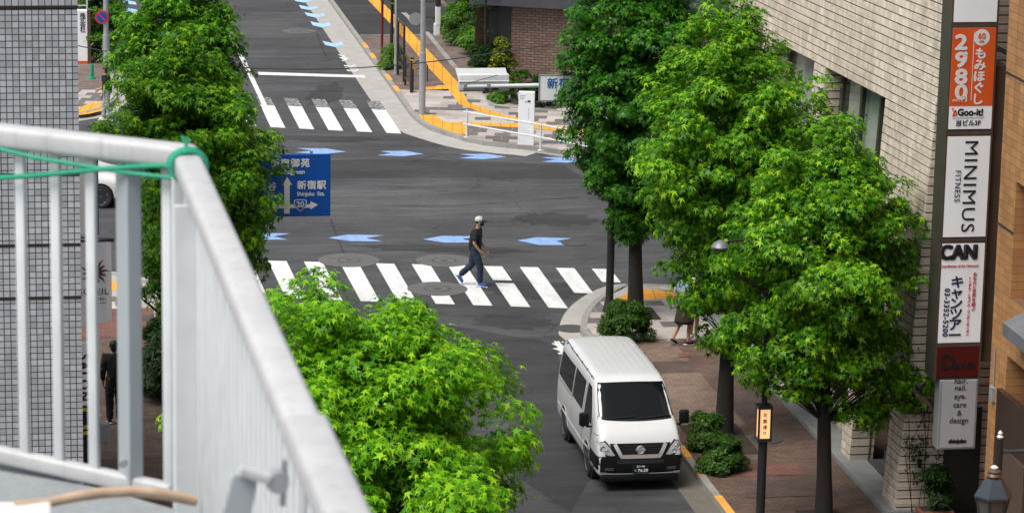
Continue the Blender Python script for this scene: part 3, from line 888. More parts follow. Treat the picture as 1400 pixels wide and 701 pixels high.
# --- projecting sign tower between the two buildings
YS = 53.8
ZS = lambda y: A(1325, y, YS).z
def zpix(y): return ZS(y)
SX0, SX1, SXC = 16.86, 17.72, 17.29
st = thing('sign_tower', 'tall projecting sign tower with stacked shop panels on the corner of the beige building', 'sign', (SXC, YS, 3.1))
def wp(m, name, mat, **k): return wb(m, name, mat, st, **k)
m = MB(); m.bx(SX0, SX1, YS+.02, YS+.62, zpix(517)-.04, 13.0); fr = wp(m, 'housing', MT['olive_metal'], bevel=.012)
m = MB()
for y in (35, 182, 328, 471): m.bx(SX0-.005, SX1+.005, YS-.006, YS+.016, zpix(y)-.035, zpix(y)+.035)
for x in (SX0+.012, SX1-.012): m.bx(x-.017, x+.017, YS-.005, YS+.017, zpix(517)-.03, 13.0)
wp(m, 'frame_bars', MT['brown_metal'])
m = MB(); m.bx(SX1+.003, SX1+.27, YS+.12, YS+.6, zpix(497), zpix(92)); wp(m, 'side_panel', MT['brown_metal'], bevel=.01)
def panel(name, y0, y1, mat, dy=0.0, x0=SX0+.03, x1=SX1-.03):
    m = MB(); m.bx(x0, x1, YS-.004-dy, YS+.018, zpix(y1)+.02, zpix(y0)-.02)
    o = m.build(name, mat, st, loc=(-SXC, -YS, -3.1)); return o
panel('blank_panel', -160, 32, MT['sign_white'])
p1_ = panel('massage_panel', 37, 178, MT['sign_white'])
p2_ = panel('fitness_panel', 185, 325, MT['sign_white'])
p3_ = panel('travel_panel', 331, 469, MT['sign_white'])
p4_ = panel('bar_panel', 473, 515, MT['sign_red'])
m = MB(); m.bx(SX0+.031, SX1-.031, YS-.008, YS-.0045, zpix(145), zpix(37)-.021); m.build('orange_field', MT['sign_orange'], p1_)
PXM = 4324/54.9     # px per metre on the sign plane
def sxp(px, y):     # world x from a pixel on the sign face, removing the slight lean
    c = 1331.5 - (y-108)*.0525
    return SXC+(px-c)/PXM
TY = YS-.0105
def lab(name, s, px, y, h, mat, par, **k):
    return text(name, s, h/PXM/.98, mat, par, (sxp(px, y), TY, zpix(y)), **k)
# 2,980 yen panel
for ch_, y in (('2', 59), ('9', 83), ('8', 106), ('0', 127)):
    lab('digit', ch_, 1315.5, y, 29, MT['ink_white'], p1_, bold=.014, sx=1.25)
lab('digit', ',', 1322.5, 68, 22, MT['ink_white'], p1_, bold=.016)
lab('lettering', '円', 1320, 136, 8.5, MT['ink_white'], p1_, bold=.004)
lab('lettering', '(税込)', 1308, 137.5, 3.6, MT['ink_white'], p1_, sx=1.1)
vt = vtext('lettering', 'もみほぐし', 17/PXM, MT['ink_white'], p1_, (sxp(1344, 70), TY, zpix(74.5)), 16.3/PXM, .008, 1.05)
m = MB(); m.lathe([(.148, -.0010), (.148, .0015)], (sxp(1345.5, 51), TY+.002, zpix(51.5)), 24, 'y')
m.add([(sxp(1342, 57), TY+.002, zpix(58)), (sxp(1349, 57), TY+.002, zpix(58)), (sxp(1345, 63), TY+.002, zpix(64))], [(0, 1, 2)])
m.build('bubble', MT['ink_white'], p1_)
lab('lettering', '60', 1345.3, 49.5, 11, MT['orange_print'], p1_, bold=.002).location.y -= .004
lab('lettering', 'min', 1345.3, 56.5, 4.5, MT['orange_print'], p1_, bold=.001).location.y -= .004
m = MB(); m.bx(sxp(1332.3, 90)-.005, sxp(1332.3, 90)+.005, TY, TY+.003, zpix(138), zpix(44)); m.build('rule', MT['ink_white'], p1_)
lab('lettering', 'Goo-it!', 1329, 154, 13.5, MT['ink_black'], p1_, bold=.008, sx=.92)
m = MB()
for a, b in (((1303, 158), (1307.5, 151)), ((1307.5, 151), (1303.5, 153.5)), ((1303, 158), (1309, 157)), ((1309, 157), (1307.5, 151))):
    m.bar((sxp(*a), TY, zpix(a[1])), (sxp(*b), TY, zpix(b[1])), .004, .026, (1, 0, .3))
m.lathe([(.02, 0), (.02, .003)], (sxp(1303.5, 148), TY, zpix(149)), 12, 'y')
m.build('emblem', MT['orange_print'], p1_)
m = MB(); m.bx(sxp(1326, 163)-.3, sxp(1326, 163)+.3, TY, TY+.003, zpix(161.6), zpix(161.2)); m.build('rule', MT['ink_grey'], p1_)
lab('lettering', '当ビル3F', 1325.5, 168.5, 9.2, MT['ink_black'], p1_, bold=.003)
# fitness panel, lettering turned to read downwards
lab('lettering', 'MINIMUS', 1327, 254.5, 27, MT['ink_black'], p2_, spin=-PI/2, spacing=1.12, bold=-.002, sx=1.12)
lab('lettering', 'FITNESS', 1310, 254, 11.5, MT['ink_grey'], p2_, spin=-PI/2, spacing=1.15, bold=0)
# travel panel
lab('lettering', 'CAN', 1311, 345.5, 28, MT['ink_grey'], p3_, bold=.024, sx=.90)
o_ = lab('lettering', 'CAN', 1313.5, 345, 28, MT['ink_black'], p3_, bold=.014, sx=.90); o_.location.y -= .005
lab('lettering', 'Coordinates of Air Network', 1313, 363, 5.2, MT['ink_red'], p3_, bold=.001, sx=.92)
vtext('lettering', 'キャンツアー', 19/PXM, MT['ink_navy'], p3_, (sxp(1311, 370), TY, zpix(386)), 15.6/PXM, .007, 1.1)
text('lettering', '03-3352-5200', 11/PXM, MT['ink_navy'], p3_, (sxp(1294, 430)-.012, TY, zpix(426)), bold=.004, spin=-PI/2, spacing=1.15)
vtext('lettering', 'あなたと世界を結ぶ', 6.5/PXM, MT['ink_red'], p3_, (sxp(1336, 380), TY, zpix(375)), 6.3/PXM, .001)
vtext('lettering', 'トータル・トラベル・コーディネーター', 5/PXM, MT['ink_red'], p3_, (sxp(1328.5, 390), TY, zpix(380)), 4.9/PXM, .001)
lab('lettering', 'D', 1296, 494, 30, MT['ink_black'], p4_, bold=.006, shear=.05)
lab('lettering', 'awn', 1321, 498, 18, MT['ink_black'], p4_, bold=.004, shear=.15)
for o in st.children_recursive:
    if o.name.split('.')[0] in ('lettering', 'digit', 'bubble', 'rule', 'emblem', 'orange_field') and o.parent != st:
        if o.name.startswith('orange_field') or o.name.startswith('bubble') or o.name.startswith('rule') or o.name.startswith('emblem'): pass

# salon sign hanging below the tower
ns = thing('salon_sign', 'narrow white lightbox lettered nail, eye, care & design, below the red bar panel', 'sign', (17.33, YS, zpix(612)))
m = MB(); m.bx(16.97, 17.70, YS-.02, YS+.3, zpix(613), zpix(518)-.005); wb(m, 'housing', MT['galv'], ns, bevel=.015)
m = MB(); m.bx(17.02, 17.66, YS-.028, YS-.021, zpix(610), zpix(519)); fc = wb(m, 'face', MT['sign_shaded'], ns)
for s, y, h in (('hair.', 519.5, 9), ('nail.', 529, 9), ('eye.', 540.5, 9), ('care', 552, 9), ('&', 563.5, 9), ('design', 573.5, 9)):
    text('lettering', s, 11.5/PXM, MT['ink_grey'], fc, (17.36, YS-.0305, zpix(y)), bold=.002)
text('lettering', 'shinjuku', 8/PXM, MT['ink_black'], fc, (17.35, YS-.0305, zpix(601.5)), bold=.008)
# brown sign back above, further right
bb_ = thing('sign_box', 'brown metal sign box seen edge on, above the ochre wall at the top right', 'sign', (18.05, 53.2, 8.6))
m = MB(); m.bx(17.72, 18.2, 53.05, 53.25, zpix(88), 13); wb(m, 'box', MT['brown_metal'], bb_, bevel=.012)
m = MB(); m.bx(18.02, 18.06, 53.251, 55.0, 9.0, 9.08); wb(m, 'bracket', MT['black_metal'], bb_)
# spotlights on an arm
sp_ = thing('spotlight_bar', 'brown arm carrying two small spotlights on the beige wall below the sign tower', 'spotlight', (16.85, 55.0, 2.9))
a_, b_ = A(1254, 540, 54.3), A(1284, 562, 54.3)
m = MB(); m.bar(a_, b_, .07, .08); m.bar(a_, a_+Vector((.05, .72, 0)), .05, .05); wb(m, 'arm', MT['brown_metal'], sp_, bevel=.008)
for px, py in ((1259, 526), (1277, 545)):
    c = A(px, py, 54.3)
    m = MB(); m.tube([c+Vector((.07, 0, .05)), c+Vector((-.02, -.02, -.02)), c+Vector((-.08, -.04, -.05))], [.045, .06, .075], 12)
    hd = wb(m, 'spotlight', MT['black_metal'], sp_, smooth=True)
    m = MB(); m.tube([c, c+Vector((.02, 0, -.14))], .012, 6); m.build('stem', MT['black_metal'], hd)

# --- grey tiled building on the left
lt = thing('tiled_tower', 'grey building clad in small square tiles with dark joints, behind the railing on the left', 'building', (1.23, 46, .12))
m = MB(); m.bx(-16, 1.23, 46, 60.4, .1, 11.15); wb(m, 'wall', MT['grey_tile'], lt)
m = MB(); m.bx(-16, 1.23, 46, 60.4, 11.2, 12.3); wb(m, 'upper_wall', MT['grey_tile_tall'], lt)
m = MB()
for y in (10, 238, 335, 407):
    z = A(60, y, 46).z
    m.bx(-16, 1.234, 45.992, 60, z-.022, z+.022)
wb(m, 'movement_joint', MT['groove'], lt)

# --- brown brick building beyond the crossing
P_ = A(697, 138, 101.2); dx_ = Vector((1, -.42, 0)).normalized(); nx_ = Vector((-dx_.y, dx_.x, 0))
bb = thing('brick_building', 'brown brick building with dark entrance columns beyond the far right corner', 'building', (P_.x, P_.y, .12))
def slab(m, a0, a1, d0, d1, z0, z1):
    q = [P_+dx_*a0+nx_*d0, P_+dx_*a1+nx_*d0, P_+dx_*a1+nx_*d1, P_+dx_*a0+nx_*d1]
    m.add([(p.x, p.y, z0) for p in q]+[(p.x, p.y, z1) for p in q], [(3, 2, 1, 0), (4, 5, 6, 7), (0, 1, 5, 4), (1, 2, 6, 5), (2, 3, 7, 6), (3, 0, 4, 7)])
m = MB(); slab(m, .0, 30, 0, .6, .3, 3.02); wb(m, 'brick_wall', MT['brown_brick'], bb)
m = MB(); slab(m, -.05, 30, -.02, .6, .1, .3); wb(m, 'plinth', MT['kerb_dark'], bb)
m = MB(); slab(m, -1.3, 30, -.55, 2, 3.03, 3.4); wb(m, 'canopy', MT['slate'], bb)
m = MB(); slab(m, -1.2, 30, -.1, 12, 3.41, 14); wb(m, 'upper_wall', MT['slate'], bb)
m = MB(); slab(m, -.42, -.01, -.03, .5, .1, 3.02); slab(m, -.80, -.44, .25, .7, .1, 3.02); wb(m, 'column', MT['charcoal'], bb)
m = MB(); slab(m, -1.3, -.81, .35, .5, .1, 3.02); wb(m, 'bronze_panel', MT['bronze_glass'], bb)  # entrance glazing, its bronze tone is a painted reflection
gp = P_+dx_*(-1.3)+nx_*.45
m = MB(); m.bx(17.4, 17.7, gp.y+.4, 113.0, .1, 6); m.bx(gp.x+.2, 17.7, gp.y+.2, gp.y+.39, .1, 3.0); m.bx(17.4, 26, 112.7, 113.0, .1, 9); wb(m, 'dark_wall', MT['charcoal'], bb)
m = MB()
for k in range(4):
    y = gp.y+.5+k*2.2; m.bx(17.375, 17.398, y, y+1.5, .5, 3.0)
wb(m, 'glass_panel', MT['window_glass'], bb)
# building further up the far right side, past the driveway
fb = thing('garage_building', 'dark building behind the driveway at the top of the street', 'building', (17.5, 124, .12))
m = MB(); m.bx(17.2, 30, 123, 170, .1, 12); wb(m, 'wall', MT['charcoal'], fb)
m = MB(); m.bx(17.17, 17.19, 124, 128, .5, 3); wb(m, 'shutter', MT['grey_metal'], fb)

# --- far left: company sign wall
q = A(116, 92, 107.6)
fw_ = thing('company_wall', 'white company wall with black vertical lettering and an orange base, far left corner', 'sign', (q.x, 107.6, .12))
zl = lambda y: A(116, y, 107.6).z
xl, xr = A(105, 60, 107.6).x, A(121.5, 60, 107.6).x
m = MB(); m.bx(xl-3, xr-.05, 107.6, 107.95, .1, zl(15)); wb(m, 'wall', MT['sign_white'], fw_)
m = MB(); m.bx(xl-3, xr-.051, 107.585, 107.598, .13, zl(83.5)); wb(m, 'orange_base', MT['sign_orange'], fw_)
m = MB(); m.bx(xr-.049, xr+.07, 107.58, 107.97, .1, zl(14)); wb(m, 'edge_trim', MT['brown_metal'], fw_)
vt = vtext('lettering', '株式会社', 8/40.2, MT['ink_black'], fw_, (A(113, 22, 107.6).x-q.x, -.006, zl(22)-.12), 6.6/40.2, .004)
# white railing behind it
fr_ = thing('white_rail', 'white steel railing glimpsed above the company wall, far left', 'railing', (2.9, 111, .12))
m = MB()
for z in (.4, .7, 1.0, 1.3): m.bx(-2, 3.3, 110.98, 111.02, z+.9, z+.94)
for x in (1.6, 2.5, 3.3): m.bx(x-.03, x+.03, 110.97, 111.03, .1, 2.3)
wb(m, 'bars', MT['white_paint'], fr_)
# ------------------------------------------------------------------ foliage
def star_leaf():
    tips = [(0, 1.0), (58, .88), (118, .6), (-118, .6), (-58, .88)]
    vals = [(28, .34), (88, .27), (180, .10), (-88, .27), (-28, .34)]
    al = sorted([(a, r) for a, r in tips+vals])
    vs = [(r*math.cos(rad(a)), r*math.sin(rad(a)), -.32*r*r) for a, r in al]
    return np.array(vs)
def oval_leaf():
    vs = []
    for k in range(6):
        t = 2*PI*k/6
        vs.append((math.cos(t), .42*math.sin(t), -.2*math.cos(t)**2))
    return np.array(vs)
SHAPES = {'star': star_leaf(), 'oval': oval_leaf()}
def leaves_mesh(name, P, N, S, shape, mat, rng, droop=.35):
    """P points, N facing normals, S sizes; one polygon per leaf, tips hang down"""
    sh = SHAPES[shape]; k = len(sh); n = len(P)
    N = N/np.linalg.norm(N, axis=1, keepdims=True)
    down = np.tile(np.array([[0, 0, -1.0]]), (n, 1)) + rng.normal(0, .75, (n, 3))
    X = down-N*np.sum(down*N, axis=1, keepdims=True)
    X /= np.linalg.norm(X, axis=1, keepdims=True)+1e-9
    Y = np.cross(N, X)*rng.uniform(.5, 1.0, (n, 1))
    V = (P[:, None, :] + S[:, None, None]*(sh[None, :, 0:1]*X[:, None, :]+sh[None, :, 1:2]*Y[:, None, :]+sh[None, :, 2:3]*rng.uniform(.3, 2.0, (n, 1))[:, None, :]*N[:, None, :]))
    V = V.reshape(-1, 3).astype(np.float32)
    me = bpy.data.meshes.new(name)
    me.vertices.add(n*k); me.vertices.foreach_set('co', V.ravel())
    me.loops.add(n*k); me.loops.foreach_set('vertex_index', np.arange(n*k, dtype=np.int32))
    me.polygons.add(n)
    me.polygons.foreach_set('loop_start', np.arange(0, n*k, k, dtype=np.int32))
    me.materials.append(mat)
    me.update(calc_edges=True); me.validate()
    return me
def clump_cloud(rng, cents, rads, per, size, flat_=.7, upb=.75, crown_c=None):
    Ps, Ns, Ss = [], [], []
    for c, r in zip(cents, rads):
        n = max(6, int(per*rng.uniform(.75, 1.25)*(r/np.mean(rads))**2))
        d = rng.normal(size=(n, 3)); d /= np.linalg.norm(d, axis=1, keepdims=True)
        d[:, 2] = np.where((d[:, 2] < -.3) & (rng.uniform(0, 1, n) < .7), -d[:, 2], d[:, 2])
        rr = r*rng.uniform(.45, 1.0, n)**.6
        rr *= 1+.3*(rng.uniform(0, 1, n) > .9)
        P = c+d*rr[:, None]*np.array([1, 1, flat_])
        out = d.copy()
        if crown_c is not None:
            o = (c-crown_c); o = o/(np.linalg.norm(o)+1e-6)
            out = out*.7+o*.55
        N = out+np.array([0, 0, upb])+rng.normal(0, .38, (n, 3))
        Ps.append(P); Ns.append(N); Ss.append(size*1.1*rng.uniform(.5, 1.3, n))
    return np.vstack(Ps), np.vstack(Ns), np.concatenate(Ss)

def tree(x, y, label, top, bot, R, mat, seed, lean=(0, 0), nc=85, per=150, size=.135, tr=.15, sq=1.0, tight=1.0, cut=None, base=SW, peak=.32, extra=(), pw=1.0):
    rng = np.random.default_rng(seed)
    t = thing('street_tree', label, 'tree', (x, y, base), 0, 'sweetgum street trees along the pavements')
    H = top-base; hb = bot-base
    cents, rads, boughs = [], [], []
    def prof(h):
        return R*max(.10, (min(1, (h+.10)/peak))**.5 * max(0.0, 1-(max(0, h-peak)/(1.0-peak))**(1.7*pw))**.62)
    tries = 0
    gap = .62*(R/2.0)**.5
    while tries < 6000:                       # boughs on the outside of the crown, kept apart so that gaps stay between them
        tries += 1
        h = rng.uniform(0, 1); a = rng.uniform(0, 2*PI)
        pr = max(.05, prof(h)-.42)*rng.uniform(.80, 1.13)
        c = np.array([math.cos(a)*pr+lean[0]*h, math.sin(a)*pr*sq+lean[1]*h, hb+.1+(H-hb-.35)*h])
        if cut is not None and cut(c): continue
        if all(np.linalg.norm((c-e)*np.array([1, 1, 1.15])) > gap for e in boughs): boughs.append(c)
        if len(boughs) >= nc: break
    for bc in boughs:
        ax = np.array([lean[0]*.5, lean[1]*.5, bc[2]-.35])
        od = bc-ax; od = od/(np.linalg.norm(od)+1e-6)
        big = rng.uniform(.75, 1.25)
        for q in range(5):
            o = rng.normal(0, .22, 3)*big+od*rng.uniform(-.28, .26)
            o[2] *= .75
            cents.append(bc+o); rads.append(rng.uniform(.24, .40)*big)
    nin = int(nc*.38)
    for q in range(nin):                      # sparser inner foliage
        h = rng.uniform(.02, .9); a = rng.uniform(0, 2*PI); pr = prof(h)*.5*rng.uniform(0, 1)**.5
        cents.append(np.array([math.cos(a)*pr, math.sin(a)*pr, hb+(H-hb-.4)*h])); rads.append(rng.uniform(.4, .55))
    nc = len(cents)
    for (ex, ey, ez, er) in extra:
        for q in range(4):
            cents.append(np.array([ex, ey, ez])+rng.normal(0, er*.45, 3)*np.array([1, 1, .6])); rads.append(er*rng.uniform(.5, .8))
    cc = np.array([lean[0]*.5, lean[1]*.5, hb+(H-hb)*.42])
    P, N, S = clump_cloud(rng, cents, rads, per, size, .72, .85, cc)
    me = leaves_mesh('crown', P, N, S, 'star', mat, rng)
    link('crown', me, t)
    # trunk and limbs
    m = MB()
    n = 9; pts = []; rr = []
    for i in range(n):
        f = i/(n-1)
        pts.append((lean[0]*f*f*.6+.05*math.sin(f*6+seed), lean[1]*f*f*.6+.05*math.cos(f*5+seed), (H-.7)*f)); rr.append(tr*(1.15 if i == 0 else 1)*(1-.82*f)+.012)
    m.tube(pts, rr, 10)
    idx = rng.permutation(len(cents))[:38]
    for i in list(idx)+list(range(nc, len(cents))):
        c = cents[i]
        z0 = max(hb*.75, c[2]-rng.uniform(.5, 1.3)-.35*math.hypot(c[0], c[1]))
        f = min(.95, z0/(H-.7))
        p0 = Vector((lean[0]*f*f*.6+.05*math.sin(f*6+seed), lean[1]*f*f*.6+.05*math.cos(f*5+seed), z0))
        p2 = Vector(c); p1 = (p0+p2)/2+Vector((0, 0, .12))
        r_ = .035+.02*rng.uniform() if i < nc else .014
        m.tube([p0, p1, p2], [r_, r_*.7, .008], 6)
    m.build('trunk', MT['bark'], t, smooth=True)
    return t

tree(14.86, 71.05, 'dark green street tree furthest along the right pavement, in front of the place name sign', 9.8, 2.0, 1.75, MT['leaf_deep'], 3, (-.15, 0), 84, 105, .112, .17, peak=.5)
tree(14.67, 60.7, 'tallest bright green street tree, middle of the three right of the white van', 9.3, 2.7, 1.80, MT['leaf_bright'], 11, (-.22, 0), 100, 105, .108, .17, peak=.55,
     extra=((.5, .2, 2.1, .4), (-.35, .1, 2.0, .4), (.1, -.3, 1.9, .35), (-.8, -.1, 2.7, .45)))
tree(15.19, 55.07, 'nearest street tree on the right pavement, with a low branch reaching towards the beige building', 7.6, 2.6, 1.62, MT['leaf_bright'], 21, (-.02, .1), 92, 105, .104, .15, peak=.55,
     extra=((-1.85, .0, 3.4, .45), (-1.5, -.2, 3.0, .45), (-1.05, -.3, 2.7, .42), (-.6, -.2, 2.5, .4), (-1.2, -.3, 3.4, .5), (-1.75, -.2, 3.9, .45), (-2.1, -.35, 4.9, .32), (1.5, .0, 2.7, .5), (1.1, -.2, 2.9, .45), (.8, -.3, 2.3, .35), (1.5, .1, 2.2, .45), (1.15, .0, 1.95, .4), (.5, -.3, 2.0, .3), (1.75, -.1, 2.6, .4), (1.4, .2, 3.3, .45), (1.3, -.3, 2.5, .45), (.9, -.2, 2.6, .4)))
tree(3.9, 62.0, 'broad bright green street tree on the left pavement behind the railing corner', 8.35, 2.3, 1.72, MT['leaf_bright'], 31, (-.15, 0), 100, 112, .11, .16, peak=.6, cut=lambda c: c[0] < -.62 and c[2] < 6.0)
tree(4.0, 69.0, 'taller street tree standing behind the broad left one, its top leaving the frame', 9.6, 2.2, 1.45, MT['leaf'], 41, (.05, 0), 76, 95, .115, .16, peak=.5, cut=lambda c: c[0] < -.45 and c[2] < 6.3)
tree(4.2, 38.0, 'lime green street tree close below the railing at the bottom centre', 9.2, 3.2, 3.5, MT['leaf_lime'], 51, (-.1, .0), 330, 135, .098, .16, peak=.25, pw=.9, extra=((1.05, .0, 8.0, .38), (1.2, -.1, 7.75, .42), (1.0, -.25, 7.6, .42), (1.35, .0, 7.45, .4), (2.0, -.1, 6.5, .42), (2.2, -.1, 6.7, .3), (2.0, .1, 6.0, .4)), cut=lambda c: c[0] > np.interp(c[2], [5.5, 6.2, 6.9, 7.2, 7.6, 8.12, 8.5, 8.93], [2.05, 2.1, 2.15, 1.75, 1.6, 1.1, .65, .25])-.22 or c[0] < -1.6)


def shrub(name, x, y, label, w, d, h, mat, seed, n=26, per=90, size=.036, group='low shrubs along the pavements', base=SW, shape='oval', cat='shrub', r0=.2, up=.8):
    rng = np.random.default_rng(seed)
    t = thing(name, label, cat, (x, y, base), 0, group)
    cents = []; rads = []
    for i in range(n):
        a = rng.uniform(0, 2*PI); q = rng.uniform(0, 1)**.5; z = rng.uniform(.15, 1)
        k = math.sqrt(max(.1, 1-(z*.85)**2))
        cents.append(np.array([math.cos(a)*q*k*w/2, math.sin(a)*q*k*d/2, z*h*.85])); rads.append(rng.uniform(.7, 1.2)*r0)
    P, N, S = clump_cloud(rng, cents, rads, int(per*2.2), size, .8, up, np.array([0, 0, h*.2]))
    link('foliage', leaves_mesh('foliage', P, N, S, shape, mat, rng), t)
    m = MB()
    for c in cents[:12]:
        m.tube([(c[0]*.2, c[1]*.2, -.02), (c[0]*.7, c[1]*.7, c[2]*.6), tuple(c)], [.016, .012, .005], 5)
    m.build('stems', MT['bark'], t)
    return t
def at_(px, py): return G(px, py, SW)
shrub('young_plant', 3.98, 60.2, 'small lime green young plant between the railing bars at the lower left', .42, .5, 1.75, MT['leaf_lime'], 61, 12, 14, .085, 'low shrubs along the pavements', SW, 'star', r0=.16)
q = at_(853, 462); shrub('azalea_bush', q.x+.0, q.y-.2, 'rounded green bush at the foot of the black signal pole, behind the van', 1.15, 1.0, .95, MT['leaf_shrub'], 71, 70, 100, .04, r0=.19)
q = at_(985, 640); shrub('azalea_bush', q.x+.0, q.y-.1, 'round dark green bush nearest the kerb beside the van front', .85, .9, .75, MT['leaf_shrub'], 72, 60, 90, .04, r0=.17)
q = at_(962, 612); shrub('azalea_bush', q.x+.05, q.y, 'dark green bush at the foot of the middle right tree, next to the rounder one', .65, .75, .72, MT['leaf_shrub'], 73, 50, 90, .04, r0=.17)
q = at_(235, 560); shrub('azalea_bush', q.x+.1, q.y+1.6, 'large dark bush under the left street trees, seen through the railing', 1.3, 3.6, 1.5, MT['leaf_dark'], 74, 60, 130, .06, r0=.3)
q = at_(535, 92); shrub('azalea_bush', q.x, q.y, 'small bright bush at the foot of the thin pole on the far pavement', .85, 1.0, .75, MT['leaf_hedge'], 75, 16, 90, r0=.2)
q = at_(524, 94); shrub('ground_plant', q.x, q.y, 'low lime ground plant beside the red pole on the far kerb', .7, .7, .25, MT['leaf_hedge'], 76, 8, 80, r0=.16)
# hedge and planting along the far right pavement
k = 0
for px, py, w_, h_, mt, lb in ((612, 44, 1.3, .95, 'leaf_hedge', 'clipped bright hedge top behind the pole on the far right pavement, uppermost of the row'),
                               (620, 62, 1.1, .9, 'leaf_shrub', 'dark rounded shrub second from the top in the far right planting row'),
                               (636, 74, 1.0, .85, 'leaf_hedge', 'lit green shrub in the middle of the far right planting row'),
                               (650, 92, .9, .65, 'leaf_shrub', 'small shrub at the lower end of the far right planting row'),
                               (648, 126, .8, 1.5, 'leaf_dark', 'dark evergreen shrub against the glazed panel of the brick building')):
    q = at_(px, py); k += 1
    shrub('hedge_shrub', q.x+.35, q.y+.1, lb, w_*1.15, 2.0, h_*1.15, MT[mt], 80+k, 44, 80, .05, r0=.26)
q = at_(640, 52)
shrub('back_hedge', q.x+.7, q.y+.5, 'tall dark hedge behind the far right planting row', 1.0, 11.0, 2.0, MT['leaf_dark'], 95, 130, 80, .06, r0=.34)
q = at_(686, 137)
shrub('tall_shrub', q.x, q.y, 'slim tall golden leaved shrub in front of the dark entrance column', .75, .6, 2.25, MT['leaf_yellow'], 91, 30, 60, .06, r0=.2)
for px, py, w_, h_, mt, lb in ((716, 143, 1.5, 1.15, 'leaf_shrub', 'dark shrub at the foot of the brick wall just left of the place name sign'),
                               (748, 146, 1.5, 1.0, 'leaf_dark', 'dark shrub at the foot of the brick wall under the place name sign'),
                               (681, 139, .5, .3, 'leaf_hedge', 'small bright tuft in the corner of the brick wall bed')):
    q = at_(px, py); k += 1
    shrub('wall_shrub', q.x, q.y, lb, w_, .8, h_, MT[mt], 80+k, 20, 80, .05)
q = at_(566, -4); shrub('hedge_shrub', q.x+.5, q.y+3.2, 'dark clipped hedge at the very top beside the driveway', 3.2, 1.0, 1.3, MT['leaf_dark'], 99, 40, 90, .06)
q = at_(150, 88); shrub('hedge_shrub', q.x+.1, q.y+.6, 'big bright hedge behind the no parking sign on the far left', 2.1, 1.8, 2.1, MT['leaf_hedge'], 101, 60, 100, .055, r0=.28)
q = at_(150, 60); shrub('hedge_shrub', q.x-.2, q.y+3, 'dark green hedge further back on the far left pavement', 1.8, 4, 1.9, MT['leaf_shrub'], 102, 60, 100, .06, r0=.3)
# thin young trees on the far pavement
def sapling(px, py, label, h, seed, mat):
    q = at_(px, py); rng = np.random.default_rng(seed)
    t = thing('young_tree', label, 'tree', (q.x, q.y, SW), 0, 'thin young trees on the far pavement')
    m = MB(); m.tube([(0, 0, -.05), (.02, 0, h*.5), (-.02, .03, h)], [.06, .05, .025], 8)
    cents = []; rads = []
    for i in range(12):
        z = h*(.35+.65*i/11); c = np.array([rng.uniform(-.35, .35), rng.uniform(-.3, .3), z]); cents.append(c); rads.append(.14 if z < h*.7 else .3)
        m.tube([(0, 0, z-.15), tuple(c)], [.012, .005], 5)
    m.build('trunk', MT['bark'], t)
    P, N, S = clump_cloud(rng, cents, rads, 14, .07, .8, .8)
    link('crown', leaves_mesh('crown', P, N, S, 'oval', mat, rng), t)
sapling(535, 72, 'thin dark young tree between the red pole and the grey pole', 4.2, 5, MT['leaf_shrub'])
q = at_(664, 96)
sapling(662, 128, 'thin dark young tree in front of the glazed panel', 3.6, 6, MT['leaf_dark'])
# climber on the beige end wall with a planter below
q = A(1262, 560, 54.9)
rng = np.random.default_rng(8)
cv = thing('climbing_plant', 'sparse trailing creeper on the shaded beige end wall beside the salon sign', 'plant', (16.95, 54.95, .12))
cents = [np.array([rng.uniform(-.25, .45), -.06+rng.uniform(-.05, .0), rng.uniform(.6, 2.6)]) for _ in range(34)]
P, N, S = clump_cloud(rng, cents, [.13]*34, 22, .035, 1.0, .3)
link('foliage', leaves_mesh('foliage', P, N, S, 'oval', MT['leaf_dark'], rng), cv)
m = MB()
for i in range(4):
    x = rng.uniform(-.1, .3); m.tube([(x, -.03, .1), (x+rng.uniform(-.2, .2), -.04, 1.2), (x+rng.uniform(-.3, .3), -.03, rng.uniform(1.8, 2.6))], .007, 5)
m.build('stems', MT['bark'], cv)
pt = thing('planter', 'terracotta planter box holding a dark bushy plant by the beige end wall', 'planter', (17.2, 54.45, SW))
m = MB(); m.prism([(-.32, -.2), (.32, -.2), (.32, .2), (-.32, .2)], .0, .3); m.build('box', MT['terracotta'], pt, bevel=.015)
m = MB(); m.bx(-.28, .28, -.16, .16, .28, .302); m.build('soil', MT['soil'], pt)
shrub('potted_plant', 17.2, 54.45, 'dark bushy plant growing in the planter below the salon sign', .6, .45, .95, MT['leaf_dark'], 111, 22, 60, .045, 'plants by the beige wall', SW+.3, cat='plant')
# tiny weeds along the plinth
# soil squares round the trees
for i, (x, y, w_, d_) in enumerate(((14.86, 71.0, 1.0, 1.2), (14.45, 60.4, 1.2, 2.2), (15.19, 55.07, .8, .9), (3.9, 62, 1.0, 1.2), (4.0, 69, 1.0, 1.2), (4.2, 38, 1.2, 1.4))):
    m = MB(); m.bx(x-w_/2, x+w_/2 if x > 8 else min(x+w_/2, 4.28), y-d_/2, y+d_/2, SW-.05, SW+.012)
    struct(m.build('tree_pit', MT['soil']))
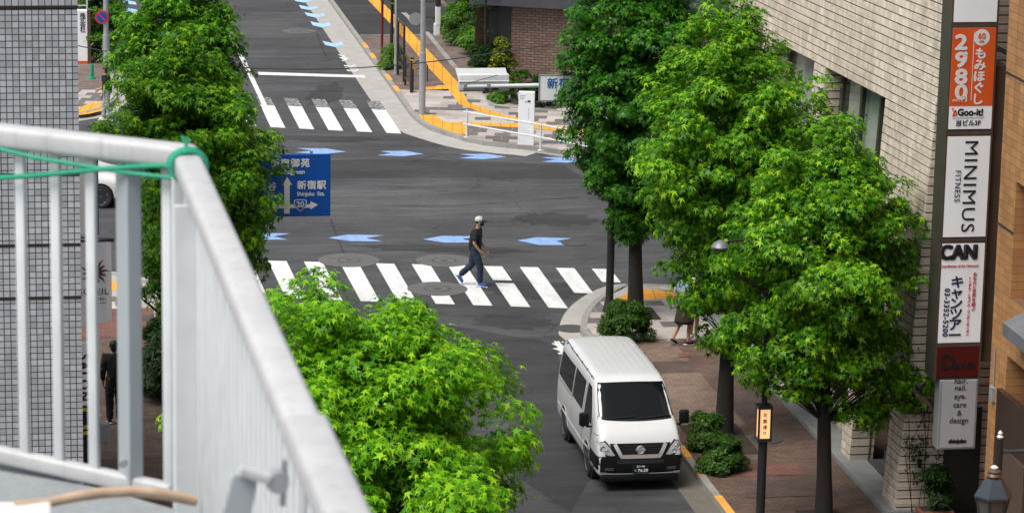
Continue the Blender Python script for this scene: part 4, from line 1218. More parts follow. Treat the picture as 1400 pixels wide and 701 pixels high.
# ------------------------------------------------------------------ white van
def evaluated(o, name):
    dg = bpy.context.evaluated_depsgraph_get()
    dg.update()
    me = bpy.data.meshes.new_from_object(o.evaluated_get(dg)); me.name = name
    return me
def ring_body(st, nside, wheels, wr_arch, sub=2):
    """st: list of (y, half width, z bottom, z top, roof half width, belt z). closed body along Y with boolean wheel arches"""
    bm = bmesh.new(); rings = []
    for (y, w, zb, zr, wr, zs) in st:
        zs = min(zs, zr-.12)
        half = [(w*.82, zb), (w*.985, zb+.05), (w, zb+.22*(zs-zb)+.03), (w*1.005, zb+.62*(zs-zb)), (w, zs), (w+(wr-w)*.55, zs+(zr-zs)*.55), (wr+.012, zr-min(.12, (zr-zs)*.25)), (wr-.05, zr-.025), (wr-.17, zr)]
        pts = [(0, zb)] + half + [(0, zr+.018)] + [(-x, z) for x, z in reversed(half)]
        rings.append([bm.verts.new((x, y, z)) for x, z in pts])
    n = len(rings[0])
    for a, b in zip(rings, rings[1:]):
        for k in range(n):
            bm.faces.new((a[k], a[(k+1) % n], b[(k+1) % n], b[k]))
    for r_ in (rings[0], rings[-1]):
        h = n//2
        for k in range(h):
            i0, i1, j0, j1 = k, k+1, (n-k) % n, (n-k-1) % n
            f = [r_[i0], r_[i1]] + ([r_[j1]] if j1 != i1 else []) + ([r_[j0]] if j0 != i0 else [])
            if len(set(f)) >= 3: bm.faces.new(f)
    bmesh.ops.recalc_face_normals(bm, faces=bm.faces)
    me = bpy.data.meshes.new('b'); bm.to_mesh(me); bm.free()
    o = bpy.data.objects.new('b', me); COL.objects.link(o)
    s = o.modifiers.new('s', 'SUBSURF'); s.levels = sub; s.render_levels = sub
    full = evaluated(o, 'full')
    cutm = MB()
    for (wy, wx) in wheels:
        cutm.lathe([(wr_arch, wx-.42), (wr_arch, wx+.42)], (0, wy, .33), 32, 'x')
    co = cutm.build('c', MT['van_black'])
    b = o.modifiers.new('b', 'BOOLEAN'); b.operation = 'DIFFERENCE'; b.object = co; b.solver = 'EXACT'
    cut = evaluated(o, 'body')
    bpy.data.objects.remove(co); bpy.data.objects.remove(o)
    bmf = bmesh.new(); bmf.from_mesh(full); bvh = BVHTree.FromBMesh(bmf); bmf.free()
    bpy.data.meshes.remove(full)
    return cut, bvh
def coons(c, n, mm):
    """grid between 4 corner points with optional mid-edge bulges; c: [p00,p10,p11,p01] 2D"""
    G_ = []
    for j in range(mm+1):
        v = j/mm; row = []
        for i in range(n+1):
            u = i/n
            row.append(tuple((1-u)*(1-v)*c[0][k]+u*(1-v)*c[1][k]+u*v*c[2][k]+(1-u)*v*c[3][k] for k in (0, 1)))
        G_.append(row)
    return G_
def poly_rows(left, right, n):
    """rows between two polylines of equal length"""
    return [[tuple(a[k]+(b[k]-a[k])*i/n for k in (0, 1)) for i in range(n+1)] for a, b in zip(left, right)]
def decal(bvh, rows, axis, off=.006, sign=1, rim=True):
    """project a 2D grid on the body. axis 'y': rays along +Y at (x,z); 'x': rays from side sign at (y,z); 'z': rays from above at (x,y)"""
    m = MB(); idx = {}; back = []
    vs = []
    for j, row in enumerate(rows):
        for i, (a, b) in enumerate(row):
            if axis == 'y': o, d = Vector((a, -3, b)), Vector((0, 1, 0))
            elif axis == '-y': o, d = Vector((a, 12, b)), Vector((0, -1, 0))
            elif axis == 'x': o, d = Vector((3*sign, a, b)), Vector((-sign, 0, 0))
            else: o, d = Vector((a, b, 5)), Vector((0, 0, -1))
            h = bvh.ray_cast(o, d)
            if h[0] is None:
                vs.append(None); continue
            nn = h[1]
            if nn.dot(d) > 0: nn = -nn
            vs.append((h[0]+nn*off, h[0]-nn*.01))
    w_ = len(rows[0]); hh = len(rows)
    mp = {}; pts = []
    for i, v in enumerate(vs):
        if v is None: continue
        mp[i] = len(pts); pts += [v[0], v[1]]
    fs = []; edge = {}
    for j in range(hh-1):
        for i in range(w_-1):
            q = [j*w_+i, j*w_+i+1, (j+1)*w_+i+1, (j+1)*w_+i]
            if all(k in mp for k in q):
                fs.append(tuple(mp[k] for k in q))
                for a, b in zip(q, q[1:]+q[:1]):
                    key = (min(a, b), max(a, b)); edge[key] = edge.get(key, 0)+1
    if rim:
        for (a, b), c in edge.items():
            if c == 1: fs.append((mp[a], mp[b], mp[b]+1, mp[a]+1))
    m.add(pts, fs)
    return m
def sdecal(bvh, line, wd, axis, off, sign=1, n=1):
    """narrow strip following a 2D polyline"""
    L = offset_line(line, wd/2); R = offset_line(line, -wd/2)
    rows = [[a, b] for a, b in zip(L, R)]
    return decal(bvh, rows, axis, off, sign)
def dens(line, k=6):
    out = []
    for a, b in zip(line, line[1:]):
        for i in range(k): out.append((a[0]+(b[0]-a[0])*i/k, a[1]+(b[1]-a[1])*i/k))
    return out+[line[-1]]

van = thing('delivery_van', 'white high roof van with black bumper parked along the right kerb, facing the camera', 'van', (12.2, 57.45, 0))
ST = [(0.00, .735, .34, .66, .60, .6), (.02, .79, .29, .80, .66, .7), (.07, .815, .26, .955, .72, .8), (.16, .832, .25, 1.09, .745, .9), (.30, .842, .25, 1.22, .76, .96), (.44, .845, .25, 1.33, .765, 1.02),
      (.66, .845, .25, 1.50, .755, 1.04), (.93, .845, .25, 1.72, .735, 1.04), (1.14, .845, .25, 1.87, .72, 1.04), (1.28, .845, .25, 1.945, .715, 1.04), (1.5, .845, .25, 1.968, .715, 1.04),
      (2.2, .845, .25, 1.985, .715, 1.04), (3.2, .845, .25, 1.985, .715, 1.04), (4.2, .843, .26, 1.975, .71, 1.04), (4.5, .835, .27, 1.95, .70, 1.04), (4.64, .81, .30, 1.88, .68, 1.04), (4.69, .76, .36, 1.76, .64, 1.02)]
AX = (1.12, 3.66)
body, bv = ring_body(ST, 0, [(AX[0], .78), (AX[0], -.78), (AX[1], .78), (AX[1], -.78)], .39)
body.materials.clear(); body.materials.append(MT['van_white'])
body.polygons.foreach_set('use_smooth', [True]*len(body.polygons)); body.set_sharp_from_angle(angle=rad(35))
vb = link('body', body, van)
def vp(m, name, mat, par=None, sm=True):
    return m.build(name, mat, par or van, smooth=sm)
# windscreen
rows = poly_rows([(-.735, 1.36), (-.72, 1.48), (-.70, 1.62), (-.675, 1.76), (-.645, 1.86)], [(.735, 1.36), (.72, 1.48), (.70, 1.62), (.675, 1.76), (.645, 1.86)], 16)
def sag(rows, b0, b1):
    out = []
    for j, r_ in enumerate(rows):
        f = j/(len(rows)-1); out.append([(x, z-(b0*(1-f)*(1-(x/.75)**2))+(b1*f*(1-(x/.75)**2))) for x, z in r_])
    return out
vp(decal(bv, sag(rows, .035, .02), 'y', .006), 'windscreen', MT['dark_glass'])
rows = poly_rows([(-.755, 1.325), (-.75, 1.37)], [(.755, 1.325), (.75, 1.37)], 20)
cowl = vp(decal(bv, sag(sag(rows, .03, 0), 0, -.03), 'y', .004), 'cowl', MT['van_black'])
for x0, x1 in ((-.62, -.02), (.02, .64)):
    m = MB(); pts = []
    for k in range(7):
        f = k/6; x = x0+(x1-x0)*f
        h = bv.ray_cast(Vector((x, -3, 1.335+.035*f)), Vector((0, 1, 0)))
        pts.append(h[0]+Vector((0, -.022, .012)))
    m.tube(pts, .009, 6); vp(m, 'wiper', MT['rubber'])
# side glass and doors
for s in (-1, 1):
    fd = decal(bv, poly_rows([(.80, 1.14), (.84, 1.24), (1.00, 1.44), (1.18, 1.66), (1.28, 1.76)], [(1.58, 1.08), (1.58, 1.2), (1.58, 1.42), (1.58, 1.66), (1.58, 1.77)], 8), 'x', .005, s)
    d = vp(sdecal(bv, dens([(.74, 1.06), (.80, .74), (.80, .42), (1.64, .40), (1.68, 1.1), (1.66, 1.86)]), .013, 'x', .002, s), 'front_door', MT['seam'])
    vp(fd, 'side_window', MT['dark_glass'], d)
    m = MB(); h = bv.ray_cast(Vector((3*s, 1.57, .93)), Vector((-s, 0, 0)))
    m.bx(min(h[0].x, h[0].x+s*.03), max(h[0].x, h[0].x+s*.03), 1.48, 1.62, .89, .96); vp(m, 'door_handle', MT['van_black'], d)
    sl = vp(sdecal(bv, dens([(1.72, 1.86), (1.74, .40), (2.86, .38), (2.90, 1.86)]), .013, 'x', .002, s), 'sliding_door', MT['seam'])
    vp(decal(bv, poly_rows([(1.80, 1.16), (1.80, 1.3), (1.80, 1.55), (1.80, 1.74)], [(2.84, 1.17), (2.84, 1.3), (2.84, 1.55), (2.84, 1.74)], 8), 'x', .005, s), 'side_window', MT['dark_glass'], sl)
    m = MB(); h = bv.ray_cast(Vector((3*s, 1.9, .95)), Vector((-s, 0, 0)))
    m.bx(min(h[0].x, h[0].x+s*.028), max(h[0].x, h[0].x+s*.028), 1.82, 1.86, .84, 1.06); vp(m, 'door_handle', MT['van_black'], sl)
    vp(decal(bv, poly_rows([(2.94, 1.18), (2.94, 1.3), (2.94, 1.55), (2.94, 1.73)], [(4.42, 1.20), (4.44, 1.3), (4.42, 1.55), (4.36, 1.70)], 10), 'x', .005, s), 'side_window', MT['dark_glass'])
    vp(sdecal(bv, dens([(2.9, 1.13), (4.45, 1.13)]), .016, 'x', .003, s), 'door_rail', MT['seam'])
    vp(sdecal(bv, dens([(1.0, .60), (1.9, .56), (3.2, .58), (4.4, .62)]), .03, 'x', .006, s), 'body_crease', MT['van_white'])
    # headlamp
    hl = decal(bv, poly_rows([(s*.822, 1.02), (s*.805, .93), (s*.77, .83), (s*.67, .745), (s*.55, .71)], [(s*.79, 1.04), (s*.69, .965), (s*.595, .87), (s*.54, .785), (s*.50, .73)], 6), 'y', .010)
    vp(decal(bv, poly_rows([(s*.832, 1.06), (s*.82, .94), (s*.785, .81), (s*.68, .72), (s*.53, .685)], [(s*.775, 1.075), (s*.67, .99), (s*.575, .885), (s*.52, .79), (s*.48, .71)], 6), 'y', .005), 'headlight_bezel', MT['van_black'])
    hlo = vp(hl, 'headlight', MT['lens'])
    for (x, z, r_) in ((.735, .865, .05), (.655, .80, .042)):
        h = bv.ray_cast(Vector((s*x, -3, z)), Vector((0, 1, 0)))
        if h[0] is not None:
            m = MB(); m.lathe([(r_*.5, -.002), (r_, -.018), (r_*1.1, -.008), (r_*1.15, .01)], h[0], 16, 'y'); vp(m, 'reflector', MT['chrome'], hlo)
    # fog lamp recess and lower lip
    m = decal(bv, poly_rows([(s*.70, .44), (s*.70, .49)], [(s*.52, .43), (s*.52, .48)], 4), 'y', .030); vp(m, 'fog_lamp', MT['seam'])
    # wheels
    for ay in AX:
        wl = MB(); wl.lathe([(.20, -.095), (.30, -.1), (.325, -.075), (.33, 0), (.325, .075), (.30, .1), (.20, .095)], (s*.735, ay, .33), 32, 'x')
        wo = vp(wl, 'wheel', MT['tyre'])
        rm = MB(); rm.lathe([(.03, .085*s), (.07, .08*s), (.1, .055*s), (.165, .06*s), (.195, .09*s), (.205, .095*s), (.20, .02*s)], (s*.745, ay, .33), 28, 'x')
        vp(rm, 'rim', MT['alloy'], wo)
        m = MB(); m.lathe([(.385, -.30), (.385, -.01)] if s > 0 else [(.385, .01), (.385, .30)], (s*.80, ay, .33), 28, 'x')
        lin = vp(m, 'arch_liner', MT['rubber'])
        arch = [(ay+.405*math.cos(t), .33+.405*math.sin(t)) for t in [PI*(k/18.) for k in range(-1, 20)]]
        vp(sdecal(bv, arch, .02, 'x', .004, s), 'arch_lip', MT['van_white'])
    # mirror
    mr = thing_part = MB(); mr.tube([(s*.80, .80, 1.10), (s*.93, .72, 1.12), (s*.96, .70, 1.2)], .022, 8)
    mo = vp(mr, 'mirror', MT['van_black'])
    m = MB(); m.box((s*.99, .68, 1.28), (.19, .11, .27)); m.build('mirror_housing', MT['van_black'], mo, bevel=.035, smooth=True, seg=3)
    # roof gutter clips
    for y in (1.55, 2.05, 2.6, 3.15, 3.7, 4.2):
        h = bv.ray_cast(Vector((s*.688, y, 5)), Vector((0, 0, -1)))
        m = MB(); m.box(h[0]+Vector((0, 0, .004)), (.03, .05, .025)); vp(m, 'gutter_clip', MT['van_black'], None, False)
    vp(sdecal(bv, dens([(s*.682, 1.35), (s*.69, 2.2), (s*.69, 3.6), (s*.665, 4.5)], 8), .012, 'z', .003), 'roof_gutter', MT['seam'])
for k in range(9):
    x = -.56+.14*k
    vp(sdecal(bv, dens([(x, 1.55), (x, 4.35)], 12), .035, 'z', .004), 'roof_rib', MT['van_white'])
# black front bumper wrapping to the wheel arches
rows = poly_rows([(-.835, .27), (-.838, .40), (-.835, .52), (-.828, .63), (-.80, .70), (-.52, .725)], [(.835, .27), (.838, .40), (.835, .52), (.828, .63), (.80, .70), (.52, .725)], 28)
bp = vp(decal(bv, rows, 'y', .016), 'bumper', MT['van_black'])
for s in (-1, 1):
    vp(decal(bv, poly_rows([(.022, .29), (.012, .45), (.03, .56), (.05, .64), (.07, .70)], [(.76, .26), (.735, .45), (.74, .56), (.76, .64), (.785, .70)], 12), 'x', .014, s), 'bumper_corner', MT['van_black'], bp)
m = MB(); m.bar((-.76, .085, .28), (.76, .085, .28), .21, .15); m.build('bumper_lip', MT['van_black'], bp, bevel=.03, smooth=True)
m = decal(bv, poly_rows([(-.46, .56), (-.46, .64)], [(.46, .56), (.46, .64)], 10), 'y', .024); vp(m, 'lower_intake', MT['rubber'], bp)
# grille with bright U bar and emblem
rows = poly_rows([(-.50, .66), (-.54, .80), (-.60, .945)], [(.50, .66), (.54, .80), (.60, .945)], 18)
gr = vp(decal(bv, rows, 'y', .012), 'grille', MT['van_black'])
for z in (.74, .79, .84, .89):
    vp(sdecal(bv, dens([(-.36, z), (.36, z)], 8), .012, 'y', .017), 'grille_slat', MT['rubber'], gr)
vp(sdecal(bv, dens([(-.50, .935), (-.375, .70), (.375, .70), (.50, .935)], 8), .07, 'y', .024), 'bright_bar', MT['chrome'], gr)
h = bv.ray_cast(Vector((0, -3, .83)), Vector((0, 1, 0)))[0]
m = MB(); m.lathe([(.058, -.03), (.07, -.036), (.082, -.03), (.082, .0), (.058, .0)], h, 28, 'y'); m.box(h+Vector((0, -.034, 0)), (.19, .012, .03)); vp(m, 'emblem', MT['chrome'], gr, False)
# number plate
h = bv.ray_cast(Vector((0, -3, .47)), Vector((0, 1, 0)))[0]
m = MB(); m.box((0, h.y-.035, .455), (.33, .012, .165)); pl_ = m.build('number_plate', MT['plate'], van, bevel=.004)
text('lettering', '・74-39', .088, MT['ink_white'], pl_, (0, h.y-.0435, .425), bold=.003)
text('lettering', '品川 400', .042, MT['ink_white'], pl_, (0, h.y-.0435, .508), bold=.001)
m = MB(); m.bx(-.6, .6, .35, 4.5, .2, .26); vp(m, 'underbody', MT['rubber'], None, False)

# ------------------------------------------------------------------ white car waiting on the cross street
q = G(147, 280)
car = thing('parked_car', 'white car with alloy wheels on the cross street, half hidden by the railing bars', 'car', (q.x+.86, q.y+.2, 0), rad(90-12))
# built with its nose at -Y, so that after the turn the nose points right
SC_ = [(0.0, .62, .32, .62, .55, .5), (.06, .72, .25, .72, .64, .6), (.3, .82, .21, .82, .72, .66), (.8, .87, .20, .93, .74, .74), (1.15, .88, .20, 1.0, .74, .78), (1.6, .885, .20, 1.26, .66, .86), (2.0, .885, .20, 1.42, .60, .88),
       (2.5, .885, .20, 1.46, .60, .9), (3.2, .885, .20, 1.43, .60, .9), (3.7, .88, .2, 1.25, .62, .9), (4.1, .86, .22, 1.05, .66, .86), (4.4, .80, .3, 1.0, .66, .8), (4.48, .7, .4, .9, .6, .74)]
cb, cbv = ring_body(SC_, 0, [(.9, .8), (.9, -.8), (3.5, .8), (3.5, -.8)], .36)
cb.materials.clear(); cb.materials.append(MT['van_white'])
cb.polygons.foreach_set('use_smooth', [True]*len(cb.polygons)); cb.set_sharp_from_angle(angle=rad(35))
link('body', cb, car)
for s in (-1, 1):
    for ay in (.9, 3.5):
        m = MB(); m.lathe([(.21, -.09), (.29, -.1), (.315, -.07), (.32, 0), (.315, .07), (.29, .1), (.21, .09)], (s*.775, ay, .32), 30, 'x')
        wo = m.build('wheel', MT['tyre'], car, smooth=True)
        m = MB(); m.lathe([(.19, s*.06), (.215, s*.1), (.22, s*.1), (.21, s*.02)], (s*.775, ay, .32), 26, 'x'); m.lathe([(.03, s*.09), (.05, s*.08), (.05, s*.02)], (s*.775, ay, .32), 14, 'x')
        for k in range(5):
            t = 2*PI*k/5+.3; m.bar((s*.775+s*.06, ay+.04*math.cos(t), .32+.04*math.sin(t)), (s*.775+s*.085, ay+.2*math.cos(t), .32+.2*math.sin(t)), .05, .02, (1, 0, 0))
        m.build('rim', MT['alloy'], wo)
    m = decal(cbv, poly_rows([(1.75, .98), (2.0, 1.2), (2.15, 1.33)], [(3.6, 1.0), (3.4, 1.2), (3.2, 1.33)], 10), 'x', .005, s); m.build('side_window', MT['dark_glass'], car, smooth=True)
    m = decal(cbv, poly_rows([(s*.74, .60), (s*.72, .70)], [(s*.52, .62), (s*.5, .69)], 5), 'y', .008); m.build('headlight', MT['lens'], car, smooth=True)
m = decal(cbv, poly_rows([(-.66, 1.08), (-.6, 1.25), (-.52, 1.38)], [(.66, 1.08), (.6, 1.25), (.52, 1.38)], 10), 'y', .005); m.build('windscreen', MT['dark_glass'], car, smooth=True)
m = decal(cbv, poly_rows([(-.4, .45), (-.45, .58)], [(.4, .45), (.45, .58)], 8), 'y', .008); m.build('grille', MT['van_black'], car, smooth=True)
# ------------------------------------------------------------------ people
def skin_mesh(name, J, edges, root, sub=2):
    names = list(J); ix = {n: i for i, n in enumerate(names)}
    me = bpy.data.meshes.new(name)
    me.from_pydata([J[n][0] for n in names], [(ix[a], ix[b]) for a, b in edges], [])
    o = bpy.data.objects.new(name, me); COL.objects.link(o)
    md = o.modifiers.new('skin', 'SKIN'); md.use_smooth_shade = True
    sv = me.skin_vertices[0].data
    for n in names:
        r = J[n][1]
        sv[ix[n]].radius = (r, r) if not hasattr(r, '__len__') else r
        sv[ix[n]].use_root = (n == root)
    s = o.modifiers.new('s', 'SUBSURF'); s.levels = sub; s.render_levels = sub
    out = evaluated(o, name)
    bpy.data.objects.remove(o); bpy.data.meshes.remove(me)
    return out
def wrinkle(me, amp, f, seed):
    from mathutils import noise as N_
    me.update()
    nn = [v.normal.copy() for v in me.vertices]
    for v, n in zip(me.vertices, nn):
        p = Vector((v.co.x*f, v.co.y*f, v.co.z*f*1.7+seed))
        v.co += n*(amp*(N_.noise(p)+.5*N_.noise(p*2.3)))
    return me
def put(name, me, mat, parent):
    me.materials.clear(); me.materials.append(mat)
    me.polygons.foreach_set('use_smooth', [True]*len(me.polygons))
    return link(name, me, parent)
def ell(m, c, r, n=16, squash=None):
    prof = []
    for k in range(n//2+1):
        t = PI*k/(n//2); prof.append((max(1e-3, math.sin(t)), -math.cos(t)))
    vs = []
    o = len(m.v)
    q = MB(); q.lathe(prof, n=n)
    m.add([(c[0]+v[0]*r[0], c[1]+v[1]*r[1], c[2]+v[2]*r[2]) for v in q.v], q.f)
def V3(*a): return Vector(a)
def person(label, loc, rz, P, shirt, trousers, shoes, hair='hair', cap=None, skirt=None, sleeve='short', group=None, bag=None):
    """faces +X. P gives the pose: joint name -> (x, y, z)"""
    t = thing('person', label, 'person', loc, rz, group)
    D = dict(pelvis=(0, 0, .95), spine=(.01, 0, 1.12), chest=(.02, 0, 1.30), neck=(.035, 0, 1.455), head0=(.05, 0, 1.53), head1=(.065, 0, 1.61), head2=(.065, 0, 1.675))
    for s, y in (('r', -1), ('l', 1)):
        D.update({s+'sh': (.02, y*.175, 1.40), s+'el': (.0, y*.23, 1.13), s+'wr': (.08, y*.22, .89), s+'ha': (.10, y*.215, .81),
                  s+'hip': (0, y*.09, .90), s+'kn': (.02, y*.10, .50), s+'an': (0, y*.10, .09), s+'to': (.15, y*.11, .03)})
    D.update(P)
    R = dict(pelvis=(.12, .135), spine=(.105, .125), chest=(.115, .145), neck=.05, head0=.06, head1=.088, head2=.07)
    for s in 'rl':
        R.update({s+'sh': .055, s+'el': .042, s+'wr': .03, s+'ha': .034, s+'hip': .085, s+'kn': .058, s+'an': .038, s+'to': .032})
    J = {k: (D[k], R[k]) for k in D}
    E_ = [('pelvis', 'spine'), ('spine', 'chest'), ('chest', 'neck'), ('neck', 'head0'), ('head0', 'head1'), ('head1', 'head2')]
    for s in 'rl':
        E_ += [('chest', s+'sh'), (s+'sh', s+'el'), (s+'el', s+'wr'), (s+'wr', s+'ha'), ('pelvis', s+'hip'), (s+'hip', s+'kn'), (s+'kn', s+'an'), (s+'an', s+'to')]
        h, w_ = Vector(D[s+'ha']), Vector(D[s+'wr']); d = (h-w_).normalized()
        sd = d.cross(Vector((1, 0, 0)) if abs(d.x) < .8 else Vector((0, 0, 1))).normalized(); fr = sd.cross(d)
        prev = s+'ha'
        for k, (o_, L) in enumerate(((-.024, .075), (-.008, .088), (.008, .085), (.024, .065))):
            a = h+d*.035+fr*o_; b = a+d*L*.55+sd*.012; c = b+d*L*.4+sd*.03
            n0 = '%sf%d' % (s, k)
            J[n0+'a'] = (tuple(a), .0095); J[n0+'b'] = (tuple(b), .009); J[n0+'c'] = (tuple(c), .007)
            E_ += [(s+'ha', n0+'a'), (n0+'a', n0+'b'), (n0+'b', n0+'c')]
        a = h+fr*.04+d*.0; b = a+fr*.02+d*.035
        J[s+'tha'] = (tuple(a), .011); J[s+'thb'] = (tuple(b), .009)
        E_ += [(s+'ha', s+'tha'), (s+'tha', s+'thb')]
    put('body', skin_mesh('body', J, E_, 'pelvis'), MT['skin'], t)
    # face details: nose, ears, eyes on the head
    hc = Vector(D['head1'])
    m = MB(); ell(m, hc+V3(.094, 0, -.01), (.018, .014, .025), 8)
    for y in (-1, 1): ell(m, hc+V3(-.005, y*.086, -.005), (.022, .012, .032), 8)
    put('nose_and_ears', m_mesh(m), MT['skin'], t)
    m = MB()
    for y in (-1, 1): ell(m, hc+V3(.082, y*.032, .02), (.008, .014, .008), 8)
    m.box(hc+V3(.082, 0, -.055), (.012, .045, .010)); put('eyes_and_mouth', m_mesh(m), MT['hair'], t)
    # shirt
    S = {k: (D[k], 0) for k in ('pelvis', 'spine', 'chest', 'neck')}
    pv = Vector(D['pelvis'])
    S = {'hem': (tuple(pv+V3(0, 0, -.10)), (.155, .185)), 'spine': (D['spine'], (.155, .18)), 'chest': (D['chest'], (.155, .19)), 'nk': (tuple(Vector(D['neck'])-V3(.005, 0, .01)), .08)}
    Es = [('hem', 'spine'), ('spine', 'chest'), ('chest', 'nk')]
    for s in 'rl':
        a, b = Vector(D[s+'sh']), Vector(D[s+'el'])
        S[s+'sh'] = (tuple(a+V3(0, 0, .005)), .092)
        if sleeve == 'short':
            S[s+'sl'] = (tuple(a+(b-a)*.85), .085); Es += [('chest', s+'sh'), (s+'sh', s+'sl')]
        else:
            S[s+'el'] = (tuple(b), .072); c = Vector(D[s+'wr']); S[s+'cf'] = (tuple(b+(c-b)*1.0), .055)
            Es += [('chest', s+'sh'), (s+'sh', s+'el'), (s+'el', s+'cf')]
    put('shirt', wrinkle(skin_mesh('shirt', S, Es, 'hem', 3), .016, 9, 1), MT[shirt], t)
    # trousers / skirt
    T = {'w': (tuple(pv+V3(0, 0, .12)), (.115, .132)), 'p': (tuple(pv+V3(0, 0, -.04)), (.13, .15))}
    Et = [('w', 'p')]
    for s in 'rl':
        a, b, c = Vector(D[s+'hip']), Vector(D[s+'kn']), Vector(D[s+'an'])
        T[s+'hip'] = (tuple(a-V3(0, 0, .04)), .105); Et.append(('p', s+'hip'))
        if trousers and trousers[1] == 'long':
            T[s+'mid'] = (tuple((a+b)/2), .108); T[s+'kn'] = (tuple(b), .09); T[s+'calf'] = (tuple((b+c)/2), .082); T[s+'cf'] = (tuple(b+(c-b)*1.03), .076)
            Et += [(s+'hip', s+'mid'), (s+'mid', s+'kn'), (s+'kn', s+'calf'), (s+'calf', s+'cf')]
        else:
            T[s+'kn'] = (tuple(a+(b-a)*.92), .105); Et += [(s+'hip', s+'kn')]
    if skirt is None:
        put('trousers', wrinkle(skin_mesh('trousers', T, Et, 'p', 3), .014, 11, 5), MT[trousers[0]], t)
    else:
        m = MB(); prof = [(.125, 1.02), (.15, .95), (.19, .8), (.235, .60), (.245, .52), (.20, .53)]
        q = MB(); q.lathe(prof, n=24)
        m.add([(v[0]*.85, v[1]*(1+.05*math.sin(7*math.atan2(v[1], v[0]))), v[2]) for v in q.v], q.f)
        put('skirt', m_mesh(m), MT[skirt], t)
    # shoes
    for s in 'rl':
        a, b = Vector(D[s+'an']), Vector(D[s+'to'])
        d = b-a; f = Vector((d.x, d.y, 0)).normalized() if abs(d.x)+abs(d.y) > .01 else V3(1, 0, 0)
        heel = a-f*.045+V3(0, 0, -.035) if b.z > a.z-.10 else a+V3(-.05, 0, .0)
        dirv = (b-heel).normalized()
        Sh = {'h': (tuple(heel), .042), 'm': (tuple(heel+(b-heel)*.5+V3(0, 0, .012)), .047), 't': (tuple(b+dirv*.02), .036)}
        me = skin_mesh('shoe', Sh, [('h', 'm'), ('m', 't')], 'm')
        so = put('shoe', me, MT[shoes], t)
        upv = dirv.cross(Vector((0, 1, 0))).normalized()
        if upv.z < 0: upv = -upv
        m = MB(); m.bar(heel-dirv*.05-upv*.036, b+dirv*.055-upv*.03, .085, .022, upv); m.build('sole', MT['sole'], so, bevel=.01)
    # hair / cap
    m = MB(); ell(m, hc+V3(-.022, 0, .04), (.096, .092, .092), 18)
    if cap is None:
        ell(m, hc+V3(-.05, 0, -.02), (.062, .078, .09), 14)
    put('hair', m_mesh(m), MT[hair], t)
    if cap:
        m = MB(); q = MB(); q.lathe([(.106, .0), (.108, .04), (.094, .085), (.05, .113), (.004, .12)], n=22)
        m.add([(v[0]*1.03+hc.x-.012, v[1]*.97+hc.y, v[2]+hc.z+.03) for v in q.v], q.f)
        co = put('cap', m_mesh(m), MT[cap], t)
        m = MB(); L = []; R = []
        for k in range(9):
            a = -1.1+2.2*k/8
            L.append((hc.x+.09*math.cos(a), hc.y+.095*math.sin(a), hc.z+.055)); R.append((hc.x+.02+.165*math.cos(a*.75), hc.y+.105*math.sin(a*.9), hc.z+.035))
        m.strip(L, R); m.strip([(a, b, c-.012) for a, b, c in L], [(a, b, c-.012) for a, b, c in R]); m.strip(R, [(a, b, c-.012) for a, b, c in R])
        q = MB()
        for k in range(9):
            a = -.75+1.5*k/8; q.v += [(hc.x+.100*math.cos(a), hc.y+.103*math.sin(a), hc.z+.035), (hc.x+.085*math.cos(a), hc.y+.09*math.sin(a), hc.z+.125)]
        m.add(q.v, [(2*k, 2*k+2, 2*k+3, 2*k+1) for k in range(8)])
        m.build('cap_brim', MT['cloth_black'], co)
        m = MB(); ell(m, hc+V3(.05, 0, -.05), (.062, .076, .052), 14); put('face_mask', m_mesh(m), MT['cloth_black'], t)
    return t
def m_mesh(m):
    o = m.build('tmp', MT['skin']); me = o.data; bpy.data.objects.remove(o); return me
q = G(649, 391)
person('man in pale cap, black T-shirt, jeans and bright blue shoes striding across the crossing', (q.x, q.y, .008), rad(-14),
       dict(pelvis=(-.02, 0, .93), spine=(.0, 0, 1.11), chest=(.025, 0, 1.29), neck=(.05, 0, 1.445), head0=(.075, 0, 1.515), head1=(.10, 0, 1.60), head2=(.10, 0, 1.665),
            rsh=(.01, -.185, 1.385), rel=(-.01, -.255, 1.12), rwr=(.13, -.235, .93), rha=(.18, -.20, .87),
            lsh=(.05, .185, 1.385), lel=(.05, .25, 1.12), lwr=(.20, .22, .94), lha=(.25, .205, .87),
            rhip=(.0, -.09, .89), rkn=(.135, -.09, .50), ran=(.13, -.09, .10), rto=(.28, -.10, .035),
            lhip=(-.03, .09, .89), lkn=(-.09, .09, .50), lan=(-.38, .09, .24), lto=(-.31, .09, .07)),
       'cloth_black', ('denim', 'long'), 'shoe_blue', cap='cap_white')
q = G(157, 578, SW)
person('person in black seen from behind on the left pavement, partly hidden by the railing post', (q.x, q.y, SW), rad(95), {}, 'cloth_black', ('cloth_black', 'long'), 'cloth_black', sleeve='long')
q = G(147, 166)
person('person in black shirt and pale trousers at the far left kerb, behind the tree', (q.x, q.y, .0), rad(160),
       dict(rel=(.10, -.23, 1.14), rwr=(.28, -.2, .98), rha=(.36, -.19, .93), rkn=(.12, -.1, .52), ran=(.15, -.1, .10), rto=(.29, -.1, .04), lkn=(-.03, .1, .5), lan=(-.18, .1, .12), lto=(-.04, .1, .03)),
       'cloth_black', ('cloth_pale', 'long'), 'cloth_white')
q = G(934, 471, SW)
person('person in grey blue shirt and dark brown skirt walking under the right trees', (q.x, q.y, SW), rad(25),
       dict(rkn=(.10, -.09, .50), ran=(.06, -.09, .09), lkn=(-.04, .09, .5), lan=(-.24, .09, .14), lto=(-.12, .09, .03), rto=(.2, -.09, .03)), 'cloth_blue', None, 'cloth_black', skirt='cloth_brown')
q = G(951, 467, SW)
person('bare legged person in dark shorts beside the one in the brown skirt', (q.x, q.y+.25, SW), rad(20), {}, 'cloth_white', ('cloth_black', 'short'), 'cloth_white')

